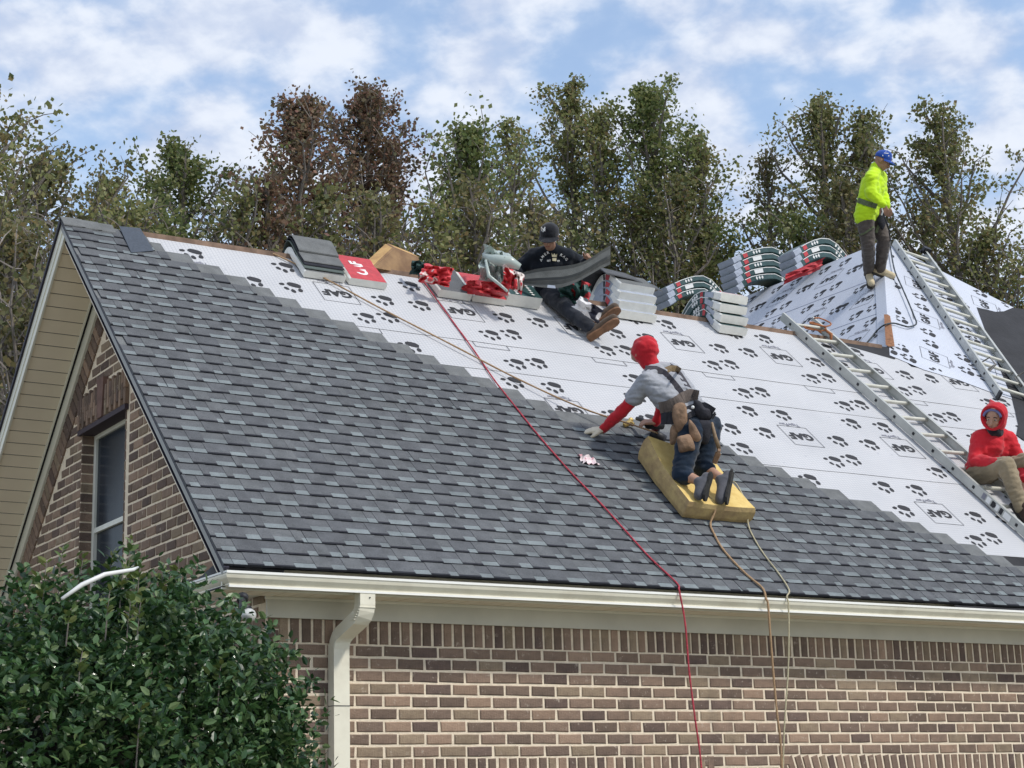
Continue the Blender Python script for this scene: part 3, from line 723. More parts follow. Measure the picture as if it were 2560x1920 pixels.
# local x = -Y (towards the viewer), local y = up slope
ah = M1.inverted() @ APEX; bh = M1.inverted() @ B_; kh = M1.inverted() @ K_; k2h = M1.inverted() @ K2
PH = [(0,0),(ah.x,ah.y),(bh.x,bh.y),(k2h.x,k2h.y),(kh.x,kh.y)]
mb = MB(); mb.add([Vector((x, y, .004)) for x, y in PH], [(4,3,2,1,0)] if False else [tuple(range(5))]); o = mb.build('underlayment_sheet', ULAY2, None, mw=M1); o.parent = roofo
inh = inpoly(PH); pm = MB()
for (lo, hi, s0, t0) in ((-3.4,-2.3,-1.0,-2.9),(-2.3,-1.2,-.5,-1.75),(-1.2,-.1,-2.4,-.65),(-.1,1.02,-1.9,.48),(1.02,2.12,-1.5,1.6),(2.12,3.3,-2.0,2.72)):
    prints(pm, s0, t0, lo+.02, hi-.02, per=.98, kmin=-9, kmax=9, f=lambda x, y: (x, y, .007), vrng=0, inside=lambda x, y: inh(x, y))
    pm.add([(-9,lo-.004,.006),(4,lo-.004,.006),(4,lo+.004,.006),(-9,lo+.004,.006)], [], 1)
o = pm.build('printed_mark', INK, None, mw=M1); o.parent = roofo; tag(o, kind='stuff')
seam = MB()
for lo in (-1.2, -.1, 1.02, 2.12):
    xs = [x for x in np.arange(-6, 4, .1) if inh(x, lo)]
    if xs: seam.add([(xs[0],lo-.006,.0075),(xs[-1],lo-.006,.0075),(xs[-1],lo+.002,.011),(xs[0],lo+.002,.011)], [(0,1,2,3)])
o = seam.build('sheet_seam', mat('seam_grey', (.30,.33,.42), rough=.7), None, mw=M1); o.parent = roofo
# folded sheet along the hip line + bare board at its foot
q = MB(); hv = (APEX-HIPJ)
for i in range(12):
    a = i/12; b = (i+1)/12; 
    for sgn, nn, side in ((1, NR, AX*.16+UP*.02), (-1, N1, Vector((0,.16,0)))):
        A_ = HIPJ+hv*a; C_ = HIPJ+hv*b; q.add([A_+Vector((0,0,.022)), C_+Vector((0,0,.022)), C_+side+nn*.012, A_+side+nn*.012], [(0,1,2,3)] if sgn < 0 else [(3,2,1,0)])
hb(q, 'hip_underlayment', ULAY2)
q = MB(); a = onroof(2221, 790, .03); b = onroof(2229, 866, .03); dx = Vector((.028, -.018, 0))
q.hexa([b-dx, b+dx, b+dx+Vector((0,.04,.03)), b-dx+Vector((0,.04,.03)), a-dx*.6, a+dx*.6, a+dx*.6+Vector((0,.04,.03)), a-dx*.6+Vector((0,.04,.03))])
o = q.build('wood_board', WOODM); tag(o, 'bare orange wood board sticking out at the foot of the hip', 'board')

# ================================================================== TREES
BARK = mat('grey_brown_bark', (.24,.21,.185), rough=.95, var=.4, nscale=12, bump=.5, bscale=40)
LEAFM = {
 'olive': leafmat('olive_leaves', ((.112,.141,.056),(.177,.200,.072),(.239,.249,.097),(.209,.225,.088),(.320,.296,.128),(.239,.168,.080)), .5, .46),
 'green': leafmat('green_leaves', ((.090,.127,.048),(.139,.179,.062),(.179,.220,.073),(.229,.253,.090),(.309,.301,.130)), .5, .46),
 'rust': leafmat('rust_leaves', ((.109,.094,.066),(.161,.116,.073),(.218,.109,.080),(.139,.139,.066),(.276,.145,.102),(.190,.161,.087)), .6, .42),
 'mixed': leafmat('mixed_leaves', ((.118,.132,.058),(.166,.177,.069),(.196,.181,.079),(.225,.221,.098),(.294,.215,.098),(.147,.162,.069)), .55, .46)}
def leaf_quads(C, size, r_, aspect=.85, droop=.35):
    """C: (n,3) centres -> one leaf-shaped 5 sided blade each"""
    n_ = len(C); u = r_.normal(size=(n_, 3)); u[:, 2] -= droop; u /= np.linalg.norm(u, axis=1)[:, None]
    w_ = r_.normal(size=(n_, 3)); w_[:, 2] *= .8; w_ -= (w_*u).sum(1)[:, None]*u; w_ /= np.linalg.norm(w_, axis=1)[:, None]
    sz = size*r_.uniform(.6, 1.25, n_)[:, None]; wd_ = sz*aspect*.5
    P0 = C - u*sz*.5; P1 = C - u*sz*.05 + w_*wd_; P2 = C + u*sz*.55; P3 = C - u*sz*.05 - w_*wd_
    return np.stack([P0, P1, P2, P3], 1).reshape(-1, 3)
def quad_mesh(name, V, mt):
    me = bpy.data.meshes.new(name); n_ = len(V)//4
    me.vertices.add(len(V)); me.vertices.foreach_set('co', V.astype(np.float32).ravel())
    me.loops.add(n_*4); me.loops.foreach_set('vertex_index', np.arange(n_*4, dtype=np.int32))
    me.polygons.add(n_); me.polygons.foreach_set('loop_start', np.arange(0, n_*4, 4, dtype=np.int32)); me.polygons.foreach_set('loop_total', np.full(n_, 4, dtype=np.int32))
    me.materials.append(mt); me.update(); me.validate(); return me
def make_tree(seed, H, W_, crown0, nleaf, kind, sparse=1.0, lsize=.080):
    r_ = np.random.default_rng(seed); rr = random.Random(seed); tb = MB()
    tp = []; x = y = 0.0; ph1, ph2 = rr.uniform(0, 6), rr.uniform(0, 6)
    for i in range(9):
        f = i/8; tp.append(Vector((.18*math.sin(3*f+ph1)*f*1.6, .18*math.sin(2.5*f+ph2)*f*1.6, H*f*.985)))
    tb.tube(tp, [max(.018, .15*(1-f_/8)**.8*(H/12)) for f_ in range(9)], k=7)
    def trunkat(f): f = min(max(f, 0), .999)*8; i = int(f); return tp[i].lerp(tp[i+1], f-i)
    tips = []; nl = 44
    for i in range(nl):
        f = crown0 + (1-crown0)*(i+rr.random())/nl*.97; g_ = (f-crown0)/(1-crown0)
        prof_ = 1.0 if g_ < .35 else max(.06, math.cos((g_-.35)/.65*math.pi/2)**.8)
        ln = W_*prof_*rr.uniform(.55, 1.12); a = i*2.4+rr.uniform(-.5, .5); el = rad(rr.uniform(34, 70))
        p0 = trunkat(f); d = Vector((math.cos(a)*math.cos(el), math.sin(a)*math.cos(el), math.sin(el)))
        pts = [p0]; nseg = 4
        for k in range(1, nseg+1):
            d2 = (d + Vector((rr.uniform(-.25,.25), rr.uniform(-.25,.25), .13*k))).normalized(); pts.append(pts[-1] + d2*ln/nseg)
        tb.tube(pts, [.030*(1-k/5.0)*(H/12)+.006 for k in range(nseg+1)], k=4, caps=False)
        for k in range(1, nseg+1):
            if True: tips.append((pts[k], .11+.08*ln/W_))
            for q in range(2):
                aa = rr.uniform(0, 2*math.pi); e_ = rr.uniform(.1, 1.0); L_ = ln*rr.uniform(.18, .42)
                dd = Vector((math.cos(aa)*math.cos(e_), math.sin(aa)*math.cos(e_), math.sin(e_))); p2 = pts[k]+dd*L_
                tb.tube([pts[k], pts[k].lerp(p2, .5)+Vector((0,0,.03)), p2], [.011, .008, .004], k=3, caps=False)
                tips.append((p2, rr.uniform(.07, .16))); tips.append((pts[k].lerp(p2, .5), .10))
    for i in range(6): tips.append((trunkat(.93+.07*i/6), .14))
    T = np.array([tuple(p) for p, s_ in tips]); S_ = np.array([s_ for p, s_ in tips])
    wgt = r_.uniform(.05, 1, len(T))**1.8; wgt /= wgt.sum()
    idx = r_.choice(len(T), int(nleaf*sparse), p=wgt)
    C = T[idx] + np.clip(r_.normal(size=(len(idx), 3)), -1.7, 1.7)*S_[idx][:, None]*np.array([1, 1, .8])
    return mesh('trunk', tb.V, tb.F, [BARK]), quad_mesh('crown', leaf_quads(C, lsize, r_), LEAFM[kind])
TREEV = {}
def tree(px, top, dist, hw, kind, label, seed, dens=1.0, base=.50):
    """px, top: where its tip shows; hw: half width of the crown in metres"""
    r_ = ray(px, top); hd = math.hypot(r_.x, r_.y); k = dist/hd; P = CAM + r_*k; H = P.z
    tm, cm = make_tree(seed, H, hw, base, 15500, kind, (.62 if top > 380 else 1)*(dens**.7)*.42*(hw/1.9)**1.35*H/12.5)
    o = empty('tree', (P.x, P.y, 0)); tag(o, label, 'tree', 'trees behind the house')
    a = ob('trunk', tm, o); b = ob('crown', cm, o); o.rotation_euler.z = seed*1.3
    return o
TR = [
 (-10, 235, 24, 1.6, 'olive', 'tall thin olive green tree at the far left edge of the photo', 1, .85),
 (150, 395, 27, 2.0, 'mixed', 'broad olive tree with some orange leaves right behind the gable peak', 2, 1.05),
 (265, 430, 33, 1.8, 'mixed', 'shorter thin leaved tree between the gable peak tree and the dark green one', 3, .8),
 (60, 560, 21, 1.7, 'mixed', 'low yellowing tree seen left of the gable eave', 4, 1.0),
 (405, 480, 27, 1.2, 'green', 'small rounded dark green tree, left shoulder of the dark green clump', 5, 1.2),
 (500, 360, 29, 1.9, 'green', 'dark green tree rising just left of the two rust coloured trees', 6, 1.25),
 (715, 225, 29, 1.7, 'rust', 'left one of the two tall rust brown trees', 7, 1.55),
 (640, 420, 25, 1.2, 'rust', 'lower brownish tree in front of the left rust brown tree', 17, 1.3),
 (880, 185, 30, 1.7, 'rust', 'right and taller one of the two rust brown trees', 8, 1.4),
 (815, 430, 25, 1.1, 'olive', 'short dark tree filling the gap under the two rust brown trees', 18, 1.3),
 (1015, 330, 31, 1.0, 'rust', 'slender nearly bare rust tree right of the tall rust pair', 9, .6),
 (1135, 300, 28, 1.6, 'green', 'round topped green tree behind the clear plastic bag', 10, 1.2),
 (1240, 275, 32, 1.2, 'olive', 'narrow thinly leaved tree above the seated man with the black cap', 11, .7),
 (1065, 470, 25, 1.1, 'olive', 'low olive tree behind the folded tan foam block', 19, 1.2),
 (1405, 178, 30, 1.5, 'olive', 'pointed tallest olive tree right of the man in the black cap', 12, 1.05),
 (1500, 222, 33, 1.1, 'olive', 'narrow pointed olive tree between the two tallest green trees', 13, .95),
 (1630, 185, 29, 1.9, 'green', 'big oval green tree above the kneeling worker', 14, 1.15),
 (1340, 460, 25, 1.2, 'mixed', 'low mixed green and yellow tree behind the held grey shingle', 20, 1.1),
 (1560, 480, 24, 1.2, 'olive', 'low olive tree behind the white ended bundle stack', 21, 1.1),
 (1760, 300, 33, 1.1, 'olive', 'thin side tree at the right flank of the big oval green tree', 15, .8),
 (1870, 345, 34, 1.0, 'mixed', 'sparse small topped tree left of the tall trees at the hip', 16, .55),
 (1770, 560, 24, 1.3, 'green', 'low dense green bush tree behind the draped bundle stacks', 22, 1.5),
 (1950, 520, 26, 1.3, 'green', 'low dense green tree left of the standing man in lime yellow', 23, 1.5),
 (2040, 225, 30, 1.6, 'olive', 'tall olive tree just left of the standing man', 24, 1.0),
 (2175, 262, 34, 1.3, 'olive', 'tall thin tree directly behind the blue cap', 25, .9),
 (2370, 252, 28, 1.7, 'olive', 'airy tree with open branches right of the standing man', 26, .72),
 (2300, 480, 24, 1.3, 'mixed', 'yellow green low tree behind the top of the second ladder', 27, 1.0),
 (2470, 560, 25, 1.4, 'olive', 'low dark tree above the right slope of the hip', 28, 1.1),
 (2590, 640, 26, 1.5, 'green', 'low green tree at the right edge of the photo', 29, 1.1),
 (20, 760, 19, 1.5, 'mixed', 'small orange tinged tree half hidden behind the left eave', 30, 1.1),
 (330, 505, 24, 1.5, 'olive', 'low olive tree just right of the gable peak, in front of the taller thin one', 31, 1.1),
 (960, 455, 26, 1.3, 'mixed', 'yellowish low tree right of the rust coloured pair', 32, 1.0),
 (1690, 420, 27, 1.4, 'olive', 'middle height olive tree filling in right of the big oval green tree', 33, 1.0),
 (1180, 440, 26, 1.3, 'mixed', 'lower mixed tree directly behind the black cap', 34, 1.0),
 (2120, 430, 27, 1.3, 'mixed', 'yellow green tree directly left of the lime yellow sweatshirt', 35, 1.0),
 (560, 470, 25, 1.3, 'olive', 'olive tree in front of the gap left of the rust coloured pair', 36, 1.0),
]
for a in TR:
    dd_ = a[2] if a[0] < 1350 else max(a[2], 31.5+(a[6]*7 % 5)*.6); tree(*(a[:2]+(dd_, a[3]*1.36*(dd_/a[2])**.7)+a[4:]))
wd_ = MB(); r_ = np.random.default_rng(5); C = []
for i in range(60):
    az = YAW + r_.uniform(-.45, .45); dd = r_.uniform(34, 52); C.append((math.sin(az)*dd, math.cos(az)*dd, 0))
C = np.array(C); idx = r_.integers(0, 60, 60000); P = C[idx] + np.stack([r_.normal(size=60000)*1.7, r_.normal(size=60000)*1.7, r_.beta(2.2, 2.6, 60000)*8.6], 1)
o = ob('distant_woods', quad_mesh('distant_woods', leaf_quads(P, .15, r_), LEAFM['olive'])); tag(o, 'loose mass of lower woodland foliage far behind the tree row', None, kind='stuff')

# ================================================================== HOLLY BUSH
HOL = leafmat('holly_leaves', ((.018,.052,.018),(.030,.080,.027),(.052,.120,.038),(.085,.165,.052),(.16,.23,.09)), .36, .20, spec=.42, coat=.10)
HOLY = leafmat('young_holly_leaves', ((.07,.12,.035),(.12,.17,.05),(.17,.19,.055)), .35, .22, spec=.5)
bc = Vector((3.08, 8.98, 0.05)); bush = empty('holly_bush', bc); tag(bush, 'big rounded dark green holly bush with glossy leaves at the brick house corner', 'bush')
def folded_leaf(L_, W2, seed):
    c = .28*W2
    V = [(0,0,0), (L_*.3,-W2,c), (L_*.3,0,0), (L_*.3,W2,c), (L_*.7,-W2*.85,c*.6-.004), (L_*.7,0,-.006), (L_*.7,W2*.85,c*.6-.004), (L_,0,-.016)]
    return V, [(0,1,2),(0,2,3),(1,4,5,2),(2,5,6,3),(4,7,5),(5,7,6)]
def bush_leaves(pts, dirs, L_, r_):
    V0, F0 = folded_leaf(1, .245, 0); V0 = np.array(V0); n_ = len(pts)
    u = dirs/np.linalg.norm(dirs, axis=1)[:, None]; w_ = r_.normal(size=(n_, 3)); w_[:, 2] *= .5; w_ -= (w_*u).sum(1)[:, None]*u; w_ /= np.linalg.norm(w_, axis=1)[:, None]
    v_ = np.cross(u, w_); v_[v_[:, 2] < 0] *= -1
    sz = L_*r_.uniform(.6, 1.2, n_)
    P = pts[:, None, :] + sz[:, None, None]*(V0[None, :, 0, None]*u[:, None, :] + V0[None, :, 1, None]*w_[:, None, :] + V0[None, :, 2, None]*v_[:, None, :])
    V = P.reshape(-1, 3); F = [tuple(i+8*k for i in f) for k in range(n_) for f in F0]; return V, F
def bush_shape(dirv):
    """outline radius in a direction"""
    d = dirv; rx, ry, rz = 1.28, 1.25, 1.62
    n_ = noise.noise(Vector(d)*2.1+Vector((3,1,7)))*.13 + noise.noise(Vector(d)*5.5)*.10
    return (1+n_)
r_ = np.random.default_rng(11); tw = MB(); tips = []
for i in range(2900):
    th = math.acos(r_.uniform(-.75, 1)); ph = r_.uniform(0, 2*math.pi); d = (math.sin(th)*math.cos(ph), math.sin(th)*math.sin(ph), math.cos(th))
    k = bush_shape(d)*r_.uniform(.80, 1.0); p = Vector((d[0]*(1.37+.03*max(0, d[2]))*k, d[1]*1.22*k, 1.42+d[2]*1.82*k))
    if d[2] > .35 and r_.random() < .12: p += Vector((0, 0, r_.uniform(.03, .14)))
    tips.append((p, Vector(d)))
PT, DR = [], []
for p, d in tips:
    nn = r_.integers(20, 34)
    base = p - d*.16; ax = (d + Vector((0, 0, .55)) + Vector(r_.normal(size=3)*.3)).normalized()
    for j in range(nn):
        f = j/nn; q = base + ax*(.24*f) + Vector(r_.normal(size=3)*.035); a = j*2.4; side = Vector((math.cos(a), math.sin(a), .25)); side -= ax*side.dot(ax)
        PT.append(q); DR.append((side.normalized()*.9 + ax*.55))
for i in range(9000):   # inner leaves
    d = r_.normal(size=3); d /= np.linalg.norm(d); k = r_.uniform(.45, .86); PT.append((d[0]*1.32*k, d[1]*1.2*k, 1.42+d[2]*1.74*k)); DR.append(r_.normal(size=3))
PT = np.array([tuple(p) for p in PT]); DR = np.array([tuple(p) for p in DR]); keep = (PT[:, 2] > .05) & (((PT[:, 0]/1.40)**2+(PT[:, 1]/1.26)**2+((PT[:, 2]-1.42)/1.86)**2) < 1.16); PT, DR = PT[keep], DR[keep]
# the leaves nearest the viewer, large enough to pick out, are objects
wp = PT + np.array(bc)[None, :]; camd = np.linalg.norm(wp-np.array(CAM)[None, :], axis=1); outer = ((PT[:, 0]/1.3)**2+(PT[:, 1]/1.22)**2+((PT[:, 2]-1.42)/1.80)**2)
score = camd - outer*2.2 + np.where(PT[:, 2] < .9, 5, 0); order = np.argsort(score); pick = order[:1400:5][:280]
msk = np.ones(len(PT), bool); msk[pick] = False
V, F = bush_leaves(PT[msk], DR[msk], .057, r_)
fo = ob('foliage', mesh('foliage', V, F, [HOL]), bush); tag(fo, kind='stuff')
lv = []
for i in range(6):
    V0, F0 = folded_leaf(.062, .0155, i); mt_ = HOL if i < 5 else HOLY; lv.append(mesh('leaf', V0, F0, [mt_]))
for i in pick:
    o = bpy.data.objects.new('leaf', random.choice(lv)); COL.objects.link(o); o.parent = bush
    q = Vector(DR[i]).to_track_quat('X', 'Z'); mm = q.to_matrix().to_4x4() @ Matrix.Rotation(random.uniform(-.5, .5), 4, 'X'); mm.translation = Vector(PT[i]); o.matrix_basis = mm
# pale young shoots at the top
PT, DR = [], []
for i in range(52):
    a = r_.uniform(0, 2*math.pi); rr_ = math.sqrt(r_.uniform(.0, .8)); x, y = rr_*1.15*math.cos(a), rr_*1.1*math.sin(a)
    z = 1.42+1.80*math.sqrt(max(.05, 1-rr_**2))*(1+noise.noise(Vector((x, y, 4)))*.1); hh = r_.uniform(.06, .26)
    tw.tube([(x, y, z-.1), (x+.01, y, z+hh*.5), (x+.02, y, z+hh)], [.004, .003, .002], k=4)
    for j in range(int(7+hh*40)):
        f = r_.uniform(.1, 1); PT.append((x+.02*f, y, z+hh*f)); an = r_.uniform(0, 6.28); DR.append((math.cos(an), math.sin(an), .7))
V, F = bush_leaves(np.array(PT), np.array(DR), .052, r_); o = ob('young_foliage', mesh('young_foliage', V, F, [HOLY]), bush); tag(o, kind='stuff')
for i in range(40):
    a = r_.uniform(0, 6.28); e_ = r_.uniform(.3, 1.4); L_ = r_.uniform(.8, 1.2); d = Vector((math.cos(a)*math.cos(e_), math.sin(a)*math.cos(e_), math.sin(e_)))
    tw.tube([(0,0,.1), tuple(d*L_*.5+Vector((0,0,.25))), tuple(d*L_+Vector((0,0,.45)))], [.022, .012, .006], k=5)
o = tw.build('branch', BARK, bush); tag(o, kind='stuff')
core = MB(); core.ball((0, 0, 1.3), 1, 0, 14, (.84, .74, 1.25)); core.build('inner_shade', mat('inner_shade_dark', (.018,.018,.012), rough=1, var=.6, nscale=20, bump=1, bscale=30), bush)  # added dark ball, coloured as the shade deep inside the bush
# white plastic pipe lying across the bush
PIP = mat('white_pipe', (.74,.74,.72), rough=.4, var=.12, nscale=6)
q = MB(); P0, P1, P2_, P3 = at(155, 1497, 8.15), at(205, 1462, 8.25), at(262, 1436, 8.3), at(333, 1424, 8.5)
q.tube([P0, P1, P2_, P3, at(345, 1418, 8.6)], [.008, .0115, .011, .009, .005], k=10)
o = q.build('plastic_pipe', PIP, smooth=True); tag(o, 'short curved white plastic pipe lying across the top of the holly bush', 'pipe')
# flood light under the eave corner
fl = empty('flood_light', (0, 0, 0)); tag(fl, 'round glass flood light hanging under the eave at the house corner', 'light')
c = at(622, 1538, 10.55); q = MB()
q.ball(c, .047, 0, 14, (1, .8, .9)); GL2 = mat('frosted_lamp_glass', (.66,.66,.62), rough=.12, spec=.8, var=.55, nscale=22); q.build('bulb', GL2, fl, smooth=True)
q = MB(); a = c+Vector((-.015, .05, .05)); q.tube([c+Vector((-.005,.012,.026)), a, at(606, 1500, 10.75)], [.036, .026, .020], k=12); q.tube([at(606,1500,10.75), at(607,1492,10.78)], [.034,.036], k=12); q.build('lamp_holder', DARK, fl, smooth=True)

# ================================================================== LADDERS
def ladder(name, label, p0, p1, width, nr, group, top_open=True):
    """p0,p1: (s,t) of the foot and head of the left rail"""
    a = Vector((p0[0], p0[1])); b = Vector((p1[0], p1[1])); d = (b-a); Ln = d.length; an = math.atan2(d.y, d.x)-math.pi/2
    o = empty(name, mat=roofm(p0[0], p0[1], .022, an)); tag(o, label, 'ladder', group)
    rl = MB()
    for x in (0, width):
        rl = MB(); sg = 1 if x == 0 else -1
        rl.box((x-.002*sg, 0, 0), (x+.004*sg, Ln, .078)); rl.box((x-.002*sg, .0, -.004), (x+.030*sg, Ln, .0)); rl.box((x-.002*sg, 0, .078), (x+.030*sg, Ln, .083)); rl.build('rail', ALU, o)
    rm = MB(); rm.tube([(0, 0, 0), (width, 0, 0)], .019, k=12); rme = mesh('rung', rm.V, rm.F, [ALUR], smooth=False)
    fm_ = MB(); fm_.box((-.006, -.013, -.013), (.001, .013, .013)); fme = mesh('rung_plug', fm_.V, fm_.F, [DARK])
    for i in range(nr):
        y = .22+.305*i
        if y > Ln-.02: break
        r2 = ob('rung', rme, o, Matrix.Translation((0, y, .040))); ob('rung_plug', fme, o, Matrix.Translation((-.002, y, .040)))
    for x in (0, width):
        q = MB(); q.box((x-.012, -.03, -.012), (x+.012, .03, .085)); q.build('foot', DARK, o)
    return o, Ln
L1, ln1 = ladder('ladder', 'long aluminium ladder lying up the white underlayment left of the seated red hooded man', (7.975, .10), (7.765, 5.065), .445, 17, 'ladders lying on the roof')
L2, ln2 = ladder('ladder', 'shorter aluminium ladder lying up to the hip top, right of the standing man', (9.998, 3.885), (11.64, 8.03), .455, 15, 'ladders lying on the roof')
# rubber cap at its head, stabiliser hooks and warning labels
LY = mat('label_yellow_white', (.74,.73,.62), rough=.5, var=.1, nscale=30)
for i, (y0, hh, mt_) in enumerate(((1.22,.10,WHITEI),(1.33,.045,DARK),(1.385,.045,WHITEI),(1.44,.05,DARK),(1.50,.06,WHITEI),(1.57,.05,PRINT2))):
    q = MB(); q.box((-.0048, y0, .012), (-.0032, y0+hh*.9, .068)); q.build('warning_label', mt_, L1)
q = MB(); q.box((.40, ln2-.07, .05), (.50, ln2+.01, .12)); q.box((.38, ln2-.04, .03), (.47, ln2-.0, .06)); q.build('rubber_cap', DARK, L2)
for (yy, xx) in ((.62, .03), (.50, .42)):
    q = MB(); q.tube([(xx,yy,.05),(xx,yy+.16,.06),(xx+.07,yy+.17,.15),(xx+.10,yy+.02,.14),(xx+.05,yy-.02,.06)], .010, k=6); q.tube([(xx+.02,yy,.04),(xx+.09,yy+.02,.13)], .014, k=6); q.build('ladder_hook', mat('dull_steel_hook', (.34,.32,.29), rough=.5, metal=.5, var=.4, nscale=20), L2)
# coiled orange rope end tied to a rung of ladder one
ROPE_T = mat('tan_rope', (.46,.30,.17), rough=.9, var=.35, nscale=120, bump=.4, bscale=200)
ROPE_Y = mat('pale_yellow_rope', (.56,.50,.33), rough=.9, var=.3, nscale=120, bump=.4, bscale=200)
ROPE_R = mat('red_rope', (.58,.07,.10), rough=.85, var=.55, nscale=60, bump=.4, bscale=200)
q = MB(); cc_ = (7.98, 4.77)
q.tube([tuple(RP(cc_[0]+.13*math.cos(a*.62)+.012*a*.3, cc_[1]+.055*math.sin(a*.62)+.01*math.sin(a*2), .07+.006*a)) for a in range(26)], .0085, k=6)
q.tube([tuple(RP(8.1,4.74,.13)), tuple(RP(8.14,4.66,.12)), tuple(RP(8.13,4.6,.06))], [.012,.02,.010], k=6)
o = q.build('rope_coil', mat('orange_rope', (.45,.17,.07), rough=.85, var=.4, nscale=90), smooth=True); tag(o, 'small coil of orange rope tied at the head of the long ladder', 'rope')

# ================================================================== ROPES
def rope(name, label, P, r, mt_, group=None):
    # smooth through the points
    Q = []; P = [Vector(p) for p in P]
    for i in range(len(P)-1):
        a, b, c_, d = P[max(i-1,0)], P[i], P[i+1], P[min(i+2, len(P)-1)]
        for k in range(6):
            t = k/6; Q.append(.5*((2*b)+(c_-a)*t+(2*a-5*b+4*c_-d)*t*t+(3*b-a-3*c_+d)*t**3))
    Q.append(P[-1]); mb = MB(); mb.tube(Q, [r*(1+.10*math.sin(i*2.1)) for i in range(len(Q))], k=7); o = mb.build(name, mt_, smooth=True); tag(o, label, 'rope', group); return o
HY = 10.030
def wallpt(px, py, y=HY): return hit(px, py, Vector((0, y, 0)), Vector((0, 1, 0)))
rs = [(3.30,4.84,.03),(3.30,4.5,.02),(3.29,3.96,.016),(3.275,3.46,.018),(3.25,2.95,.016),(3.235,2.70,.026),(3.235,2.44,.030),(3.24,2.05,.032),(3.275,1.53,.032),(3.335,1.07,.033),(3.365,.74,.033),(3.40,.38,.033),(3.46,.08,.035)]
rope('rope', 'red rope running from the ridge down the shingles and over the gutter', [RP(*p) for p in rs] + [wallpt(1697,1473,10.034), wallpt(1701,1492,10.026), wallpt(1713,1560,10.03), wallpt(1723,1680,10.03), wallpt(1738,1800,10.02), wallpt(1752,1905,10.02), wallpt(1765,2100,10.0), wallpt(1775,2500,10.0)], .0068, ROPE_R, 'safety ropes')
rope('rope', 'tan lifeline rope slanting from the ridge down to the kneeling worker', [onroof(x_, y_, h_) for x_, y_, h_ in ((655,628,.01),(690,637,.02),(800,690,.03),(880,732,.03),(960,775,.03),(1130,862,.035),(1290,945,.04),(1450,1018,.07),(1560,1055,.14),(1645,1083,.22))], .0075, ROPE_T, 'safety ropes')
rope('rope', 'tan rope falling from the yellow foam pad over the gutter, middle one of three', [RP(4.30,1.62,.15), RP(4.345,1.36,.135), RP(4.345,1.12,.14), RP(4.33,.985,.135), RP(4.27,.90,.04), RP(4.22,.75,.035), RP(4.185,.58,.033), RP(4.185,.40,.033), RP(4.21,.22,.033), RP(4.245,.07,.036), wallpt(1915,1496,10.034), wallpt(1920,1512,10.026), wallpt(1926,1590,10.03), wallpt(1933,1680,10.03), wallpt(1942,1780,10.02), wallpt(1954,1905,10.02), wallpt(1960,2300,10.0)], .0085, ROPE_T, 'safety ropes')
rope('rope', 'thin pale yellow rope over the gutter, rightmost of the three hanging ropes', [RP(4.83,1.60,.04), RP(4.80,1.42,.12), RP(4.735,1.20,.137), RP(4.71,1.08,.137), RP(4.66,.93,.045), RP(4.60,.72,.033), RP(4.56,.50,.033), RP(4.545,.30,.033), RP(4.50,.07,.036), wallpt(1967,1492,10.034), wallpt(1971,1512,10.026), wallpt(1972,1590,10.03), wallpt(1970,1680,10.03), wallpt(1962,1800,10.02), wallpt(1958,1905,10.02), wallpt(1950,2300,10.0)], .0062, ROPE_Y, 'safety ropes')
hs = [onroof(x_, y_, .06) for x_, y_ in ((2226,618),(2231,650),(2238,680),(2253,714),(2270,753),(2286,792),(2291,806))] + [onroof(x_, y_, .04) for x_, y_ in ((2287,813),(2272,817),(2258,814),(2234,808),(2212,812))] + [onhip(x_, y_, .03) for x_, y_ in ((2193,826),(2180,842),(2168,856))]
rope('hose', 'thin black hose looping down the hip below the standing man', hs, .0095, mat('black_hose', (.035,.045,.05), rough=.5))['category'] = 'hose'

# ================================================================== FOAM
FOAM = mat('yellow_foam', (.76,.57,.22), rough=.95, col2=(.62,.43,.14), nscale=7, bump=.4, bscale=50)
FOAM_E = mat('shaded_foam_side', (.54,.40,.18), rough=.95, col2=(.36,.25,.13), nscale=9, bump=.4, bscale=40)  # sides painted darker than the top, as shade on faces away from sun
def foam(name, label, M_, w_, l_, th, bend, mats, seed):
    nx, ny, nz = 14, 16, 4; V = []; ids = {}
    def pt(i, j, k):
        x = w_*(i/nx-.5); y = l_*(j/ny-.5); z = th*k/nz
        e = .012; x -= math.copysign(e*((k/nz-.5)*2)**4*abs(i/nx-.5)*2, x); y -= math.copysign(e*((k/nz-.5)*2)**4, y)*(abs(j/ny-.5)*2)**6
        z += bend(i/nx, j/ny)*(.35 + .65*k/nz) + .006*noise.noise(Vector((x*6, y*6, seed+k*.3)))
        return (x, y, z)
    F = []; FM = []
    def vid(i, j, k):
        if (i, j, k) not in ids: ids[(i, j, k)] = len(V); V.append(pt(i, j, k))
        return ids[(i, j, k)]
    for i in range(nx):
        for j in range(ny):
            F.append((vid(i,j,nz),vid(i+1,j,nz),vid(i+1,j+1,nz),vid(i,j+1,nz))); FM.append(0)
            F.append((vid(i,j,0),vid(i,j+1,0),vid(i+1,j+1,0),vid(i+1,j,0))); FM.append(1)
    for k in range(nz):
        for i in range(nx):
            F.append((vid(i,0,k),vid(i+1,0,k),vid(i+1,0,k+1),vid(i,0,k+1))); FM.append(1); F.append((vid(i,ny,k),vid(i,ny,k+1),vid(i+1,ny,k+1),vid(i+1,ny,k))); FM.append(1)
        for j in range(ny):
            F.append((vid(0,j,k),vid(0,j,k+1),vid(0,j+1,k+1),vid(0,j+1,k))); FM.append(1); F.append((vid(nx,j,k),vid(nx,j+1,k),vid(nx,j+1,k+1),vid(nx,j,k+1))); FM.append(1)
    o = ob(name, mesh(name, V, F, mats, FM), None, M_); tag(o, label, 'foam pad'); return o
